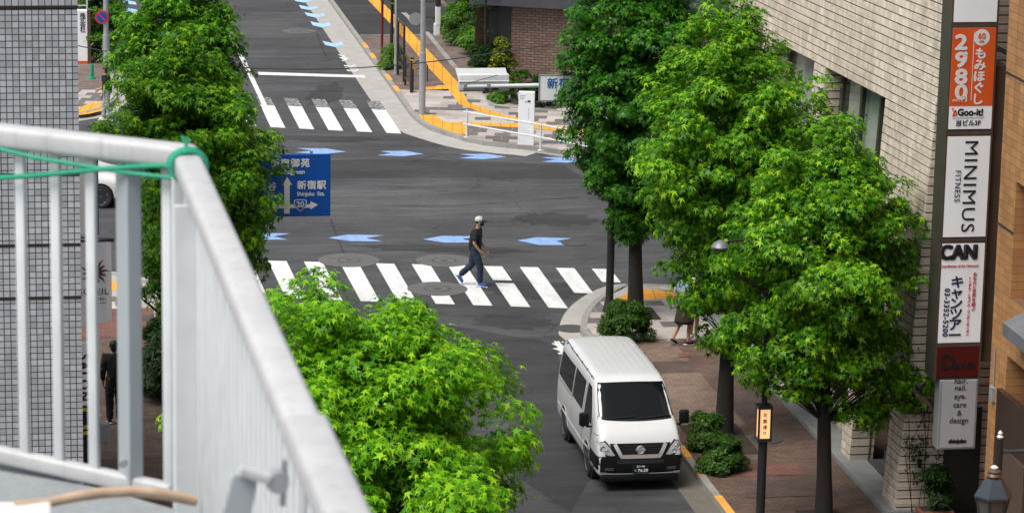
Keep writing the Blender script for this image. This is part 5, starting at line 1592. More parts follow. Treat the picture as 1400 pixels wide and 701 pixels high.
# ------------------------------------------------------------------ street furniture
# signal pole with arm, signal head and place name sign
base = G(838, 432, SW); YB = 71.3
px_ = base.x
sp = thing('signal_pole', 'black signal pole at the near right corner with a long pale arm over the road', 'signal pole', (px_, YB, SW))
m = MB(); m.tube([(0, 0, -.05), (0, 0, 3.2), (0, 0, 6.6)], [.095, .085, .075], 14); m.lathe([(.16, 0), (.16, .04), (.1, .3)], n=16); m.build('pole', MT['black_metal'], sp, smooth=True)
za = A(760, 117.5, YB).z-SW
xe = A(633, 119, YB).x-px_
m = MB(); m.tube([(0, 0, za+.03), (-.8, 0, za+.02), (xe, -.0, za)], [.06, .055, .045], 12); m.build('arm', MT['rail_grey'], sp, smooth=True)
m = MB(); m.tube([(.09, .1, 0), (.09, .1, 5.6)], .028, 8); m.build('conduit', MT['galv'], sp)
m = MB(); m.box((.22, .05, 2.55), (.26, .2, .42)); bx_ = m.build('pedestrian_signal', MT['brown_metal'], sp, bevel=.03)
sg = thing('traffic_signal', 'pale grey horizontal traffic signal seen from behind on the signal pole arm', 'traffic signal', (A(662, 114, YB).x, YB, A(662, 114, YB).z))
wS = A(697, 114, YB).x-A(628, 114, YB).x
m = MB(); m.box((0, .10, .0), (wS, .17, .40)); hs_ = m.build('housing', MT['rail_grey'], sg, bevel=.03, smooth=True)
m = MB(); m.add([(-wS/2, -.01, .02), (wS/2, -.01, .02), (wS/2, .60, .2), (-wS/2, .60, .2), (-wS/2, -.01, .05), (wS/2, -.01, .05), (wS/2, .60, .26), (-wS/2, .60, .26)], [(3, 2, 1, 0), (4, 5, 6, 7), (0, 1, 5, 4), (1, 2, 6, 5), (2, 3, 7, 6), (3, 0, 4, 7)])
m.build('top_cover', MT['rail_white'], sg, bevel=.01)
for k in (-1, 0, 1):
    m = MB(); m.lathe([(.15, .19), (.155, .3), (.15, .45)], (k*.38, 0, .01), 20, 'y'); vz = m.build('visor', MT['rail_grey'], sg, smooth=True)
m = MB(); m.box((.06, .0, -.17), (.09, .1, .09)); m.box((.26, .0, -.15), (.15, .03, .05)); m.tube([(-.42, -.03, .0), (-.3, -.05, .03), (.3, -.05, .19)], .008, 5); m.build('fittings', MT['cable'], sg)
for k in (-.45, .1): 
    m = MB(); m.box((k, -.005, -.055), (.08, .09, .10)); m.build('clamp', MT['galv'], sg, bevel=.01)
m = MB(); m.bx(-wS/2+.03, wS/2-.03, .005, .014, -.175, -.165); m.build('seam', MT['cable'], sg)
a_, b_ = A(737, 105, YB), A(838, 139, YB)
nsn = thing('place_name_sign', 'white place name sign with blue lettering on the arm, its right half behind the tree', 'sign', ((a_.x+b_.x)/2, YB-.08, (a_.z+b_.z)/2+.05))
wN, hN = b_.x-a_.x, .60
m = MB(); m.box((0, 0, 0), (wN, .05, hN)); m.build('board', MT['sign_white'], nsn, bevel=.02)
m = MB()
for s in (-1, 1):
    m.bx(-wN/2, wN/2, -.03, .03, s*hN/2-.015, s*hN/2+.015); m.bx(s*wN/2-.015, s*wN/2+.015, -.03, .03, -hN/2, hN/2)
m.build('rim', MT['galv'], nsn)
text('lettering', '新宿一丁目', .265, MT['ink_blue'], nsn, (-.03, -.0275, .09), bold=.006, spacing=1.12, sx=.98)
text('lettering', 'Shinjuku 1-chome', .165, MT['ink_blue'], nsn, (.10, -.0275, -.165), bold=.004, sx=.92)
# overhead wire
def wire(label, a, b, sag_, r=.014):
    t = thing('overhead_cable', label, 'cable', tuple(a), 0)
    pts = []
    for i in range(25):
        f = i/24; p = a.lerp(b, f)-a; p.z -= sag_*4*f*(1-f); pts.append(p)
    m = MB(); m.tube(pts, r, 5); m.build('cable', MT['cable'], t)
wire('thin black cable sagging over the road above the far crossing', A(60, 52, 82), A(690, 70, 74), .62)
wire('thin grey cable rising from the signal arm towards the right hand trees', A(690, 70, 74), A(930, 18, 70), .12, .010)

# blue direction sign on the left
YD = 63.0
a_, b_ = A(452, 210, YD), A(452, 295, YD)
hD = a_.z-b_.z; wD = 1.98
dsn = thing('direction_sign', 'blue road direction sign with white arrows and lettering over the near left lanes', 'road sign', (a_.x-wD/2, YD, (a_.z+b_.z)/2))
m = MB(); m.box((0, 0, 0), (wD, .04, hD)); m.build('board', MT['sign_blue'], dsn, bevel=.015)
m = MB()
for s in (-1, 1):
    m.bx(-wD/2+.03, wD/2-.03, -.024, -.0205, s*(hD/2-.03)-.008, s*(hD/2-.03)+.008); m.bx(s*(wD/2-.03)-.008, s*(wD/2-.03)+.008, -.024, -.0205, -hD/2+.03, hD/2-.03)
m.build('border', MT['sign_blue'], dsn)
PD = 4324/A(413, 250, YD).y*.995
dxp = lambda px: (px-452)/PD + wD/2
dzp = lambda py: -(py-252.5-(0))/PD*1.03
TD = -.0245
text('lettering', '新宿御苑', .19, MT['ink_white'], dsn, (dxp(395.5), TD, dzp(222.5)), bold=.006, spacing=1.2, sx=.98)
text('lettering', 'Shinjukugyoen', .125, MT['ink_white'], dsn, (dxp(392), TD, dzp(234)), bold=.003, sx=.97)
text('lettering', '四谷', .19, MT['ink_white'], dsn, (dxp(363), TD, dzp(254)), bold=.006, spacing=1.2)
text('lettering', 'Yotsuya', .125, MT['ink_white'], dsn, (dxp(362), TD, dzp(266)), bold=.003)
text('lettering', '新宿駅', .19, MT['ink_white'], dsn, (dxp(425.5), TD, dzp(253)), bold=.006, spacing=1.12)
text('lettering', 'Shinjuku  Sta.', .115, MT['ink_white'], dsn, (dxp(424.5), TD, dzp(264.5)), bold=.003, sx=.92)
def dp(pts, d=0.0):
    m = MB(); n = len(pts)
    m.add([(dxp(x), TD-d, dzp(y)) for x, y in pts]+[(dxp(x), TD-d+.003, dzp(y)) for x, y in pts], [tuple(range(n)), tuple(range(n, 2*n))[::-1]]+[(i, (i+1) % n, n+(i+1) % n, n+i) for i in range(n)])
    return m
dp([(387.2, 291), (387.2, 251.5), (385, 251.5), (391.5, 240.5), (398, 251.5), (395, 251.5), (395, 291)]).build('arrow', MT['ink_white'], dsn)
dp([(345, 284), (345, 278.5), (424, 278.5), (424, 274.5), (434.5, 279.5), (424, 286), (424, 283.5)], -.0006).build('arrow', MT['ink_white'], dsn)
def shield(k):
    return [(409.8+x*k, 279.8+y*k) for x, y in ((-9, -7), (-6, -8), (0, -8.3), (6, -8), (9, -7), (9, -2), (6.5, 3.5), (0, 8.8), (-6.5, 3.5), (-9, -2))]
dp(shield(1.05), .001).build('route_shield', MT['sign_blue'], dsn)
dp(shield(.98), .002).build('route_shield', MT['ink_white'], dsn)
dp(shield(.86), .003).build('route_shield', MT['sign_blue'], dsn)
text('lettering', '20', .165, MT['ink_white'], dsn, (dxp(409.8), TD-.0045, dzp(279)), bold=.004)
m = MB()
for x in (-.6, .6): m.bx(x-.03, x+.03, .021, .06, -hD/2+.1, hD/2+.05)
m.build('mount', MT['galv'], dsn)
sp2 = thing('sign_pole', 'grey steel pole with an arm carrying the blue direction sign, hidden in the left tree', 'pole', (4.05, YD+.1, SW))
m = MB(); m.tube([(0, 0, -.05), (0, 0, 6.4)], [.10, .08], 14)
m.build('pole', MT['galv'], sp2, smooth=True)
m = MB()
for dz in (.35, -.35): m.tube([(0, 0, a_.z-SW-hD/2+dz), (a_.x-wD/2+.7-4.05, -.02, a_.z-SW-hD/2+dz)], .035, 10)
m.build('arm', MT['galv'], sp2, smooth=True)

# black street lamp with lit panel
q = G(1039, 712, SW)
lampP = thing('street_lamp', 'black street lamp with a lit vertical name panel, right of the white van', 'street lamp', (q.x, q.y, SW))
m = MB(); m.tube([(0, 0, -.05), (0, 0, 1.55)], [.085, .085], 14); m.tube([(0, 0, 1.55), (0, 0, 5.3)], [.06, .05], 12); m.lathe([(.13, 0), (.13, .1), (.09, .14)], n=16); m.build('pole', MT['black_metal'], lampP, smooth=True)
zc = A(1042, 577, q.y).z-SW
m = MB(); m.box((0, 0, zc+.31), (.27, .27, .06)); m.box((0, 0, zc-.31), (.27, .27, .06))
for a in (-1, 1):
    for b in (-1, 1): m.box((a*.115, b*.115, zc), (.035, .035, .6))
pn = m.build('lantern_frame', MT['black_metal'], lampP)
m = MB(); m.box((0, 0, zc), (.205, .205, .56)); lp = m.build('lit_panel', MT['lamp_lit'], lampP)
vtext('lettering', '花園通り', .085, MT['ink_black'], lp, (0, -.1065, zc+.16), .115, .001)
hx = A(985, 337, q.y); hx = Vector((hx.x-q.x, 0, hx.z-SW))
m = MB(); m.tube([(0, 0, hx.z-.1), (hx.x*.5, 0, hx.z+.12), (hx.x*.85, 0, hx.z+.1)], .03, 8); m.build('arm', MT['black_metal'], lampP)
m = MB(); m.lathe([(.04, .12), (.13, .06), (.17, .0), (.15, -.03)], hx, 20); lh = m.build('lamp_head', MT['grey_metal'], lampP, smooth=True)
m = MB(); m.lathe([(.14, -.031), (.11, -.09), (.02, -.11)], hx, 20); m.build('globe', MT['frost'], lh, smooth=True)

# lantern at the bottom right
q = A(1358, 668, 44)
ln = thing('lantern_post', 'blue grey hexagonal street lantern with white finial at the bottom right corner', 'street lamp', (q.x, 44, SW))
zL = A(1358, 672, 44).z-SW
m = MB(); m.tube([(0, 0, -.05), (0, 0, zL-.62)], [.07, .05], 12); m.build('pole', MT['lantern_blue'], ln, smooth=True)
m = MB(); m.lathe([(.295, zL-.075), (.295, zL-.04), (.15, zL+.20), (.10, zL+.225)], n=6); rf = m.build('roof', MT['lantern_blue'], ln)
m = MB(); m.lathe([(.10, zL+.226), (.115, zL+.26), (.09, zL+.30), (.105, zL+.33), (.06, zL+.36)], n=16); m.build('collar', MT['brown_metal'], rf, smooth=True)
m = MB(); m.lathe([(.05, zL+.361), (.06, zL+.39), (.02, zL+.42)], n=12); m.build('finial', MT['white_plastic'], rf, smooth=True)
m = MB(); m.lathe([(.14, zL-.60), (.255, zL-.08)], n=6); m.build('glass', MT['frost'], ln)
m = MB()
for k in range(6):
    t = 2*PI*k/6; m.bar((.145*math.cos(t), .145*math.sin(t), zL-.6), (.262*math.cos(t), .262*math.sin(t), zL-.08), .03, .03, (math.cos(t), math.sin(t), .2))
m.lathe([(.06, zL-.66), (.15, zL-.62), (.15, zL-.59)], n=6); m.build('frame', MT['lantern_blue'], ln)
q = A(1367, 604, 46)
br = thing('flag_bracket', 'dark wall bracket with white finial and horizontal bar above the corner lantern', 'bracket', (q.x, 46, q.z))
m = MB(); m.tube([(0, 0, -.55), (0, 0, .06)], .055, 10); m.build('post', MT['black_metal'], br)
m = MB(); m.tube([(.0, 0, -.16), (1.5, .0, -.13)], .03, 8); m.build('bar', MT['lantern_blue'], br)
m = MB(); m.lathe([(.04, .061), (.055, .09), (.03, .12), (.04, .15), (.01, .19)], n=12); m.build('finial', MT['white_plastic'], br, smooth=True)

# far right corner: pole, white pipe fence, white slab
q = G(577, 156, SW)
gp_ = thing('utility_pole', 'grey steel utility pole on the far right corner carrying a round grey plate', 'pole', (q.x, q.y, SW))
m = MB(); m.tube([(0, 0, -.05), (0, 0, 1.95), (0, 0, 1.96), (0, 0, 7)], [.105, .105, .085, .08], 16); m.lathe([(.15, 0), (.15, .03)], n=16); m.build('pole', MT['galv'], gp_, smooth=True)
m = MB(); m.lathe([(.20, .02), (.20, .03)], (-.22, .12, 3.0), 26, 'y'); m.build('round_plate', MT['galv'], gp_)
ws = thing('pedestrian_signal', 'white covered pedestrian signal beside the grey pole on the far right corner', 'pedestrian signal', (q.x+.46, q.y-.05, 2.7))
m = MB(); m.box((0, 0, .55), (.17, .18, .62)); m.box((-.03, 0, .12), (.2, .16, .4)); m.build('cover', MT['white_plastic'], ws, bevel=.04)
m = MB(); m.box((0, 0, 1.0), (.15, .2, .3)); m.tube([(-.46, .05, 1.0), (0, 0, 1.0)], .02, 8); m.build('bracket', MT['black_metal'], ws, bevel=.01)
m = MB(); m.tube([(-.46, .05, .5), (0, 0, .5)], .02, 8); m.build('bracket', MT['black_metal'], ws)
pf_ = thing('pipe_fence', 'white two rail pipe fence along the far right kerb', 'fence', tuple(G(638, 188, SW)), 0)
f0 = G(638, 188, SW); fx = [f0, G(739, 206, SW), G(838, 226, SW)]
for p in fx:
    c = p-f0
    m = MB(); m.tube([c+V3(0, 0, -.03), c+V3(0, 0, .86)], .035, 10); m.lathe([(.09, 0), (.09, .02)], c, 14); m.build('post', MT['white_paint'], pf_, smooth=True)
d = (fx[1]-fx[0]).normalized()
for z in (.78, .40):
    m = MB(); m.tube([d*-.13+V3(0, 0, z), fx[1]-f0+V3(0, 0, z-.0), fx[2]-f0+d*.2+V3(0, 0, z)], .027, 10); m.build('rail', MT['white_paint'], pf_, smooth=True)
q = G(719, 198, SW)
sl = thing('information_slab', 'upright white slab with faint printed lines standing behind the pipe fence', 'information board', (q.x, q.y, SW), rad(-13))
m = MB(); m.bx(-.24, .24, -.09, .09, -.02, 1.62); sb_ = m.build('slab', MT['sign_white'], sl, bevel=.012)
m = MB()
for k in range(3): m.bx(-.20, -.02-.03*k, -.093, -.0905, 1.50-.05*k, 1.51-.05*k)
for k in range(6): m.bx(.06, .07+.01*(k % 2), -.093, -.0905, 1.12-.06*k, 1.15-.06*k)
m.bx(.03, .12, -.093, -.0905, 1.30, 1.37); m.bx(-.04, .0, -.093, -.0905, 1.30, 1.34)
m.build('printing', MT['ink_grey'], sb_)
# red pole and thin grey pole
q = G(522, 88, SW)
rp = thing('red_pole', 'dark red pole at the kerb of the far right pavement', 'pole', (q.x, q.y, SW))
m = MB(); m.tube([(0, 0, -.05), (0, 0, 5.5)], .045, 10); m.lathe([(.08, 0), (.08, .05)], n=12); m.build('pole', MT['red_metal'], rp)
q = G(541, 101, SW)
gp2 = thing('grey_pole', 'slim pale grey pole right of the red pole on the far pavement', 'pole', (q.x, q.y, SW))
m = MB(); m.tube([(0, 0, -.05), (0, 0, 5.5)], .055, 12); m.lathe([(.085, 0), (.085, .03)], n=12); m.build('pole', MT['galv'], gp2, smooth=True)
# dark frame rails / cycle racks
def rack(p0, p1, h, label, mesh=False):
    a, b = G(*p0, SW), G(*p1, SW)
    t = thing('metal_barrier', label, 'barrier', tuple(a), 0, 'dark metal barriers on the far pavement')
    v = b-a
    for c in (V3(0, 0, 0), v):
        m = MB(); m.bx(c.x-.035, c.x+.035, c.y-.035, c.y+.035, -.03, h); m.build('post', MT['black_metal'], t)
    m = MB(); m.bar((0, 0, h-.02), v+V3(0, 0, h-.02), .05, .06); m.build('rail', MT['brown_metal'], t)
    m = MB(); m.bar((0, 0, h*.25), v+V3(0, 0, h*.25), .03, .04); m.build('rail', MT['brown_metal'], t)
    if mesh:
        m = MB()
        for k in range(1, 6): m.bar(v*(k/6)+V3(0, 0, h*.25), v*(k/6)+V3(0, 0, h-.03), .014, .014, (1, 0, 0))
        m.build('infill', MT['black_metal'], t)
    return t
rack((544, 103), (552, 112), 1.9, 'tall dark metal frame beside the slim grey pole on the far pavement', True)
rack((554, 117), (562, 127), 1.05, 'low dark metal barrier next to the bollard with a yellow band', True)
q = G(563, 126, SW)
bo = thing('bollard', 'black bollard with a bright yellow band in front of the dark barriers', 'bollard', (q.x, q.y, SW))
m = MB(); m.tube([(0, 0, -.03), (0, 0, 1.14)], .06, 12); m.build('post', MT['black_metal'], bo)
m = MB(); m.tube([(0, 0, .76), (0, 0, 1.08)], .066, 12); m.build('band', MT['yellow'], bo)
q = G(574, 112, SW)
bo2 = thing('cycle_stand', 'small dark cycle stand with a yellow tag half hidden behind the grey pole', 'cycle stand', (q.x, q.y, SW))
m = MB(); m.tube([(-.25, 0, 0), (-.25, 0, .55), (-.1, 0, .7), (.1, 0, .7), (.25, 0, .55), (.25, 0, 0)], .02, 8); m.tube([(0, 0, .2), (.2, 0, .3), (.1, .1, .5), (-.15, 0, .4)], .014, 6); m.build('hoop', MT['black_metal'], bo2)
m = MB(); m.box((-.25, 0, .6), (.07, .05, .12)); m.build('tag', MT['yellow'], bo2)

# far left: no parking sign on its pole
q = G(146, 118, SW)
np_ = thing('no_parking_sign', 'round blue no parking sign with red ring and slash on a grey pole, far left', 'road sign', (q.x, q.y, SW))
m = MB(); m.tube([(0, 0, -.05), (0, 0, 1.7), (0, 0, 1.71), (0, 0, 5)], [.12, .115, .09, .085], 14); m.build('pole', MT['galv'], np_, smooth=True)
zc = A(139, 23, q.y).z-SW; xc = A(139, 23, q.y).x-q.x
m = MB(); m.lathe([(.225, -.13), (.225, -.12)], (xc, 0, zc), 30, 'y'); dk = m.build('disc', MT['ink_red'], np_)
m = MB(); m.lathe([(.165, -.135), (.165, -.131)], (xc, 0, zc), 30, 'y'); m.build('blue_field', MT['sign_blue'], dk)
m = MB(); m.bar((xc-.115, -.139, zc+.115), (xc+.115, -.139, zc-.115), .006, .05, (1, 0, 1)); m.build('slash', MT['ink_red'], dk)
m = MB(); m.box((xc*.5, -.1, zc), (abs(xc)+.05, .04, .05)); m.build('clamp', MT['galv'], np_)
q = G(125, 108, SW)
gn = thing('green_pipe_guard', 'green plastic guard at the foot of the hedge by the company wall', 'pipe guard', (q.x, q.y, SW))
m = MB(); m.tube([(0, 0, -.02), (.02, 0, .25), (.03, 0, .5)], [.075, .06, .05], 10); m.lathe([(.13, 0), (.13, .05), (.07, .07)], n=14); m.build('guard', MT['rope'], gn)
# left pavement thin post with white post by the tree
q = G(213, 470, SW)
wpst = thing('white_post', 'thin pale post standing on the left brick pavement near the tree', 'post', (q.x, q.y, SW))
m = MB(); m.tube([(0, 0, -.03), (0, 0, 1.1)], .035, 10); m.lathe([(.1, 0), (.1, .02)], n=12); m.build('post', MT['rail_grey'], wpst)
# ------------------------------------------------------------------ signs on the grey building, seen between the bars
YL = 58.0
def lft(px, py): return A(px, py, YL)
a, b = lft(112, 205), lft(131, 318)
t = thing('projecting_sign', 'white projecting sign with dark edge on the grey tiled building, seen between the bars', 'sign', (1.3, YL, b.z))
m = MB(); m.bx(1.24, b.x, YL-.1, YL+.1, b.z, a.z); wb(m, 'board', MT['sign_white'], t)
m = MB(); m.bx(b.x+.002, b.x+.055, YL-.13, YL+.13, b.z-.03, a.z+.03); wb(m, 'edge_trim', MT['black_metal'], t)
m = MB()
for k in range(6): m.bx(b.x-.10, b.x-.07, YL-.106, YL-.101, b.z+.2+k*.22, b.z+.28+k*.22)
wb(m, 'printing', MT['ink_grey'], t)
a, b = lft(125, 331), lft(153, 438)
t = thing('cloth_banner', 'pale cloth banner with a dark red sun emblem and lettering hanging by the grey building', 'banner', (1.3, YL, b.z))
m = MB(); x0, x1 = 1.45, lft(152, 331).x
n = 14
for f in (0, 1):
    pass
L = [(x0+(x1-x0)*i/n, YL+.02*math.sin(i*.9), b.z-.12*(1-i/n)) for i in range(n+1)]; R = [(x, y+.015, a.z) for x, y, z in L]
m.strip(L, R); m.strip([(x, y+.004, z) for x, y, z in L], [(x, y+.004, z) for x, y, z in R])
bn = wb(m, 'cloth', MT['sign_white'], t)
m = MB(); m.tube([(1.22, YL+.015, a.z+.02), (x1+.05, YL+.015, a.z+.02)], .022, 8); m.tube([(1.22, YL, a.z+.12), (x1+.06, YL, a.z+.05)], .012, 6); wb(m, 'rod', MT['black_metal'], t)
cx, cz = lft(139, 371).x-.13, lft(139, 371).z
m = MB()
m.lathe([(.115, 0), (.115, .004)], (cx, YL-.045, cz), 20, 'y')
for k in range(14):
    th = 2*PI*k/14; r1 = .30 if k % 2 == 0 else .23
    p0 = V3(cx+.10*math.cos(th), YL-.043, cz+.10*math.sin(th)); p1 = V3(cx+.19*math.cos(th+.16), YL-.043, cz+.19*math.sin(th+.16)); p2 = V3(cx+r1*math.cos(th+.05), YL-.043, cz+r1*math.sin(th+.05))
    sd_ = V3(-math.sin(th), 0, math.cos(th))
    m.add([p0-sd_*.03, p0+sd_*.03, p1+sd_*.018, p1-sd_*.018, p2], [(0, 1, 2, 3), (3, 2, 4)])
m.build('emblem', MT['ink_brown'], bn)
text('lettering', 'SOLEIL', .165, MT['ink_black'], bn, (lft(141, 398).x-.18, YL-.045, lft(141, 398).z), bold=.001, spacing=1.15)
text('lettering', '7801', .07, MT['ink_black'], bn, (lft(139, 408).x, YL-.045, lft(141, 408).z), bold=.001, spacing=1.2)
text('lettering', '.com', .055, MT['ink_black'], bn, (lft(140, 413).x, YL-.045, lft(140, 413).z), bold=.001, spacing=1.2)
a, b = lft(112, 468), lft(134, 553)
t = thing('standing_sign', 'upright board with dark vertical lettering on the left pavement beside the grey building', 'sign', (1.45, YL, SW))
xb = lft(134, 510).x
m = MB(); m.bx(1.25, xb-.05, YL-.04, YL+.04, lft(113, 553).z, a.z); bd = wb(m, 'board', MT['sign_white'], t)
m = MB(); m.bx(xb-.048, xb, YL-.05, YL+.05, .1, a.z+.02); wb(m, 'frame', MT['brown_metal'], t)
text('lettering', 'SALON', .24, MT['ink_black'], bd, (lft(114.8, 512).x, YL-.0445, lft(115, 515).z), bold=.01, spin=-PI/2, spacing=1.3)
m = MB(); m.bx(1.25, xb-.05, YL-.05, YL+.03, SW-.02, lft(113, 554).z); wb(m, 'base', MT['black_metal'], t)
for y0, y1 in ((556, 561), (580, 585), (588, 593)):
    m = MB(); m.bx(1.27, xb-.06, YL-.056, YL-.0505, lft(114, y1).z, lft(114, y0).z); wb(m, 'hazard_mark', MT['yellow'], t)
q = lft(142, 590)
t = thing('wall_fitting', 'pale grey box fitting on a dark plate beside the lower left sign', 'box', (q.x, YL, q.z-.3))
m = MB(); m.box((-.11, .02, .28), (.06, .1, .62)); m.build('plate', MT['black_metal'], t)
m = MB(); m.prism([(-.075, -.08), (.10, -.06), (.12, .08), (-.075, .08)], .08, .48); m.build('box', MT['rail_blue'], t, bevel=.03)
m = MB(); ell(m, (-.09, 0, .63), (.06, .06, .05), 10); m.build('cap', MT['white_plastic'], t, smooth=True)
m = MB(); m.bx(-.14, -.08, -.02, .06, -q.z+.3+SW-.02, -.03); m.build('leg', MT['black_metal'], t)

# ------------------------------------------------------------------ terrace and railing, close to the camera
cT = cpos + ray(252, 214)/CF*10.0
zT = cT.z
def RT(px, py): return G(px, py, zT)
left_end = RT(-60, 178.5); right_end = RT(470, 716)
# the corner and two directions
dirL = (left_end-cT); dirL.z = 0; dirL.normalize()
dirR = (right_end-cT); dirR.z = 0; dirR.normalize()
zB = (cpos + ray(250, 680)/CF*10.24).z          # bottom rail
hR = zT-zB
rl = thing('balcony_railing', 'pale grey metal terrace railing with upright bars in the left foreground', 'railing', tuple(cT-V3(0, 0, hR)))
def toL(v): return v-V3(cT.x, cT.y, cT.z-hR)
def rr_bar(p, q, wd, h, name, mat, bev, seg=3):
    m = MB(); m.bar(p, q, wd, h); return m.build(name, mat, rl, bevel=bev, smooth=True, seg=seg)
T0 = V3(0, 0, hR)
rr_bar(T0+dirL*-.03, T0+dirL*3.0, .085, .075, 'top_rail', MT['rail_white'], .02)
split = 3.15
rr_bar(T0+dirR*-.045, T0+dirR*split, .088, .07, 'top_rail', MT['rail_white'], .02)
rr_bar(T0+dirR*(split+.004)+V3(.004, 0, .004), T0+dirR*7.5+V3(.004, 0, .004), .10, .078, 'top_rail', MT['rail_white'], .02)
rr_bar(dirL*.05+V3(0, 0, .008), dirL*3.0+V3(0, 0, .155), .05, .055, 'bottom_rail', MT['rail_white'], .012)
rr_bar(dirR*.05, dirR*7.5, .05, .055, 'bottom_rail', MT['rail_white'], .012)
# bars along the front: found where the photo's bars meet the rail line
def along(px, py):
    r_ = ray(px, py); n_ = V3(-dirL.y, dirL.x, 0)
    p = cpos + r_*((cT-cpos).dot(n_)/r_.dot(n_)); return (p-cT).dot(dirL)
bars = [along(x, 420) for x in (230, 126.5, 78.5, 31, -18, -66, -116)]
for s in bars:
    m = MB(); c = dirL*s; m.bar(c+V3(0, 0, .02), c+V3(0, 0, hR-.03), .035, .022, tuple(dirL.cross(Vector((0, 0, 1))))); m.build('baluster', MT['rail_grey'], rl, bevel=.004, smooth=True)
s = along(177, 420); c = dirL*s
ax = V3(1, .10, 0).normalized()
m = MB(); m.box((c.x, c.y+.01, (hR-.06)/2-.14), (.052, .075, hR+.22), rad(28)); po = m.build('post', MT['rail_blue'], rl, bevel=.004)
for z in (.10, -.14):
    m = MB(); p = c+V3(-.028, -.05, z); m.lathe([(.013, -.012), (.016, -.004), (.016, .0)], p, 10, 'y')
    m.build('bolt', MT['galv'], po, smooth=True)
# corner post and bars along the side rail
m = MB(); m.bar(dirR*.02+V3(0, 0, -.3), dirR*.02+V3(0, 0, hR-.036), .085, .06, tuple(dirR)); m.build('corner_post', MT['rail_grey'], rl, bevel=.006)
k = 0.12
while k < 7.4:
    c = dirR*k
    m = MB(); m.bar(c+V3(0, 0, .02), c+V3(0, 0, hR-.035), .022, .04, tuple(dirR)); m.build('baluster', MT['rail_grey'], rl, bevel=.004, smooth=True)
    k += .115
m = MB(); m.bar(dirR*.55+V3(-.022, 0, .03), dirR*.55+V3(-.022, 0, hR-.04), .11, .012, tuple(V3(0, 1, 0))); m.build('infill_plate', MT['rail_grey'], rl, bevel=.003)
# latch bracket on the side
YQ = 6.55
LT = lambda px, py, d=0.0: toL(A(px, py, YQ+d))
m = MB(); q4 = [LT(319, 648), LT(352, 660), LT(341, 716), LT(300, 716)]
m.add(q4+[p+V3(0, .012, 0) for p in q4], [(0, 1, 2, 3), (7, 6, 5, 4), (0, 4, 5, 1), (1, 5, 6, 2), (2, 6, 7, 3), (3, 7, 4, 0)])
br_ = m.build('latch_plate', MT['rail_blue'], rl, bevel=.003)
m = MB(); m.bar(LT(326, 642, -.01), LT(371, 655, -.01), .03, .022); m.build('latch_arm', MT['rail_white'], br_, bevel=.006)
m = MB(); m.lathe([(.014, -.02), (.024, -.02), (.026, 0), (.024, .02), (.014, .02)], LT(379, 657, .0), 18, 'y'); m.build('latch_ring', MT['galv'], br_, smooth=True)
m = MB(); m.bar(LT(389, 628, .03), LT(386, 690, .03), .02, .012); m.build('keeper', MT['galv'], br_)
# green twine
def twine(label, pts, r=.006):
    o = Vector(pts[0]); t = thing('green_twine', label, 'twine', tuple(o))
    m = MB(); m.tube([Vector(p)-o for p in pts], r, 6); m.build('cord', MT['rope'], t, smooth=True)
    return t
def front(px, py, d=.05):
    r_ = ray(px, py); n_ = V3(-dirL.y, dirL.x, 0)
    return cpos + r_*(((cT-cpos).dot(n_)/r_.dot(n_)) - d/r_.length)
twine('green twine strand tied to the railing corner, the upper of two running left', [front(x, y) for x, y in ((-40, 196), (0, 204), (50, 216), (110, 226), (180, 237), (236, 243), (250, 240))], .0075)
twine('green twine strand tied to the railing corner, the lower of two running left', [front(x, y) for x, y in ((-40, 246), (0, 243), (60, 239), (130, 232), (180, 228), (225, 226), (250, 234))], .009)
loop = []
n_ = V3(dirR.y, -dirR.x, 0).normalized()
lt_ = thing('twine_knot', 'green twine wound round the top rail at the railing corner', 'twine', tuple(cT))
m = MB()
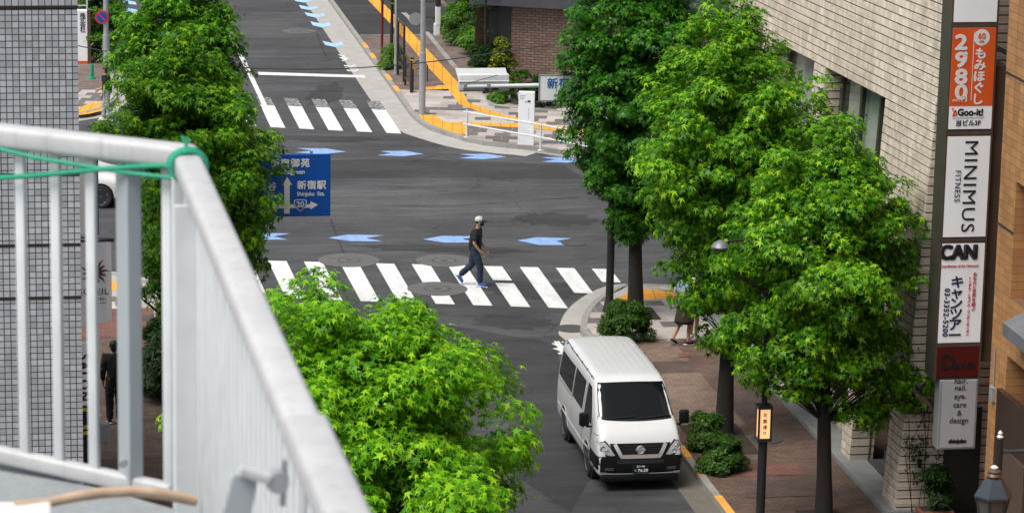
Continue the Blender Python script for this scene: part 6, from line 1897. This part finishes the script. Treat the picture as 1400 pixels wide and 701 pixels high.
for j, off in enumerate((.10, .125, .15, .17)):
    pts = []
    for i in range(17):
        th = 2*PI*i/16
        pts.append(dirR*(off+.012*math.sin(th+j))+n_*(.054*math.cos(th)*(1.05))+V3(0, 0, .047*math.sin(th)))
    m.tube(pts, .0075, 6, False)
m.tube([dirR*.13+n_*-.056+V3(0, 0, .02), dirR*.15+n_*-.05+V3(0, 0, -.05), dirR*.16+n_*-.045+V3(0, 0, -.10)], .008, 6)
m.tube([dirR*.12+V3(0, 0, .05), dirR*.10+V3(-.015, 0, .085), dirR*.11+V3(.01, 0, .07)], .006, 6)
m.build('cord', MT['rope'], lt_, smooth=True)
# terrace floor slab
zF = (cpos + ray(60, 655)/CF*10.45).z
e0 = G(0, 629, zF); e1 = G(115, 661, zF)
de = (e1-e0); de.z = 0; de.normalize()
E0 = e0-de*8; E1 = e0+de*((.92-e0.x)/de.x)
m = MB(); m.prism([(E0.x, E0.y), (E0.x-3, -6), (.95, -6), (.95, E1.y), (E1.x, E1.y)], zF-.35, zF)
struct(m.build('terrace_floor', MT['floor_conc']))
hb_ = thing('lower_building', 'plain grey building under the terrace, below the camera', 'building', (-3, 2, .12))
m = MB(); m.prism([(E0.x+.3, E0.y-.5), (E0.x-2, -5), (.6, -5), (.6, E1.y-.5)], .1, zF-.36); wb(m, 'wall', MT['grey_tile_side'], hb_)
# white box with a pale bent stick lying on it
q = G(30, 700, zF+.28)
wbx = thing('storage_box', 'white box on the terrace floor at the bottom left corner', 'box', (q.x, q.y, zF))
xr = G(71, 690, zF+.28).x
m = MB(); m.bx(-1.0, xr-q.x, -.5, G(40, 683, zF+.28).y-q.y, 0, .28); m.build('box', MT['white_plastic'], wbx, bevel=.012)
sk = [(20, 690), (62, 687), (100, 679), (135, 673.5), (180, 671), (225, 675), (255, 681), (268, 684)]
sp0 = cpos+ray(20, 690)/CF*9.25
stk = thing('wooden_stick', 'pale bent wooden stick lying across the white box at the bottom left', 'stick', tuple(sp0))
m = MB(); pts = [cpos+ray(x, y)/CF*(9.25+.0011*(x-20))-sp0 for x, y in sk]
m.tube(pts, [.013, .015, .016, .0165, .016, .0175, .018, .016], 10); m.build('shaft', MT['wood_stick'], stk, smooth=True)
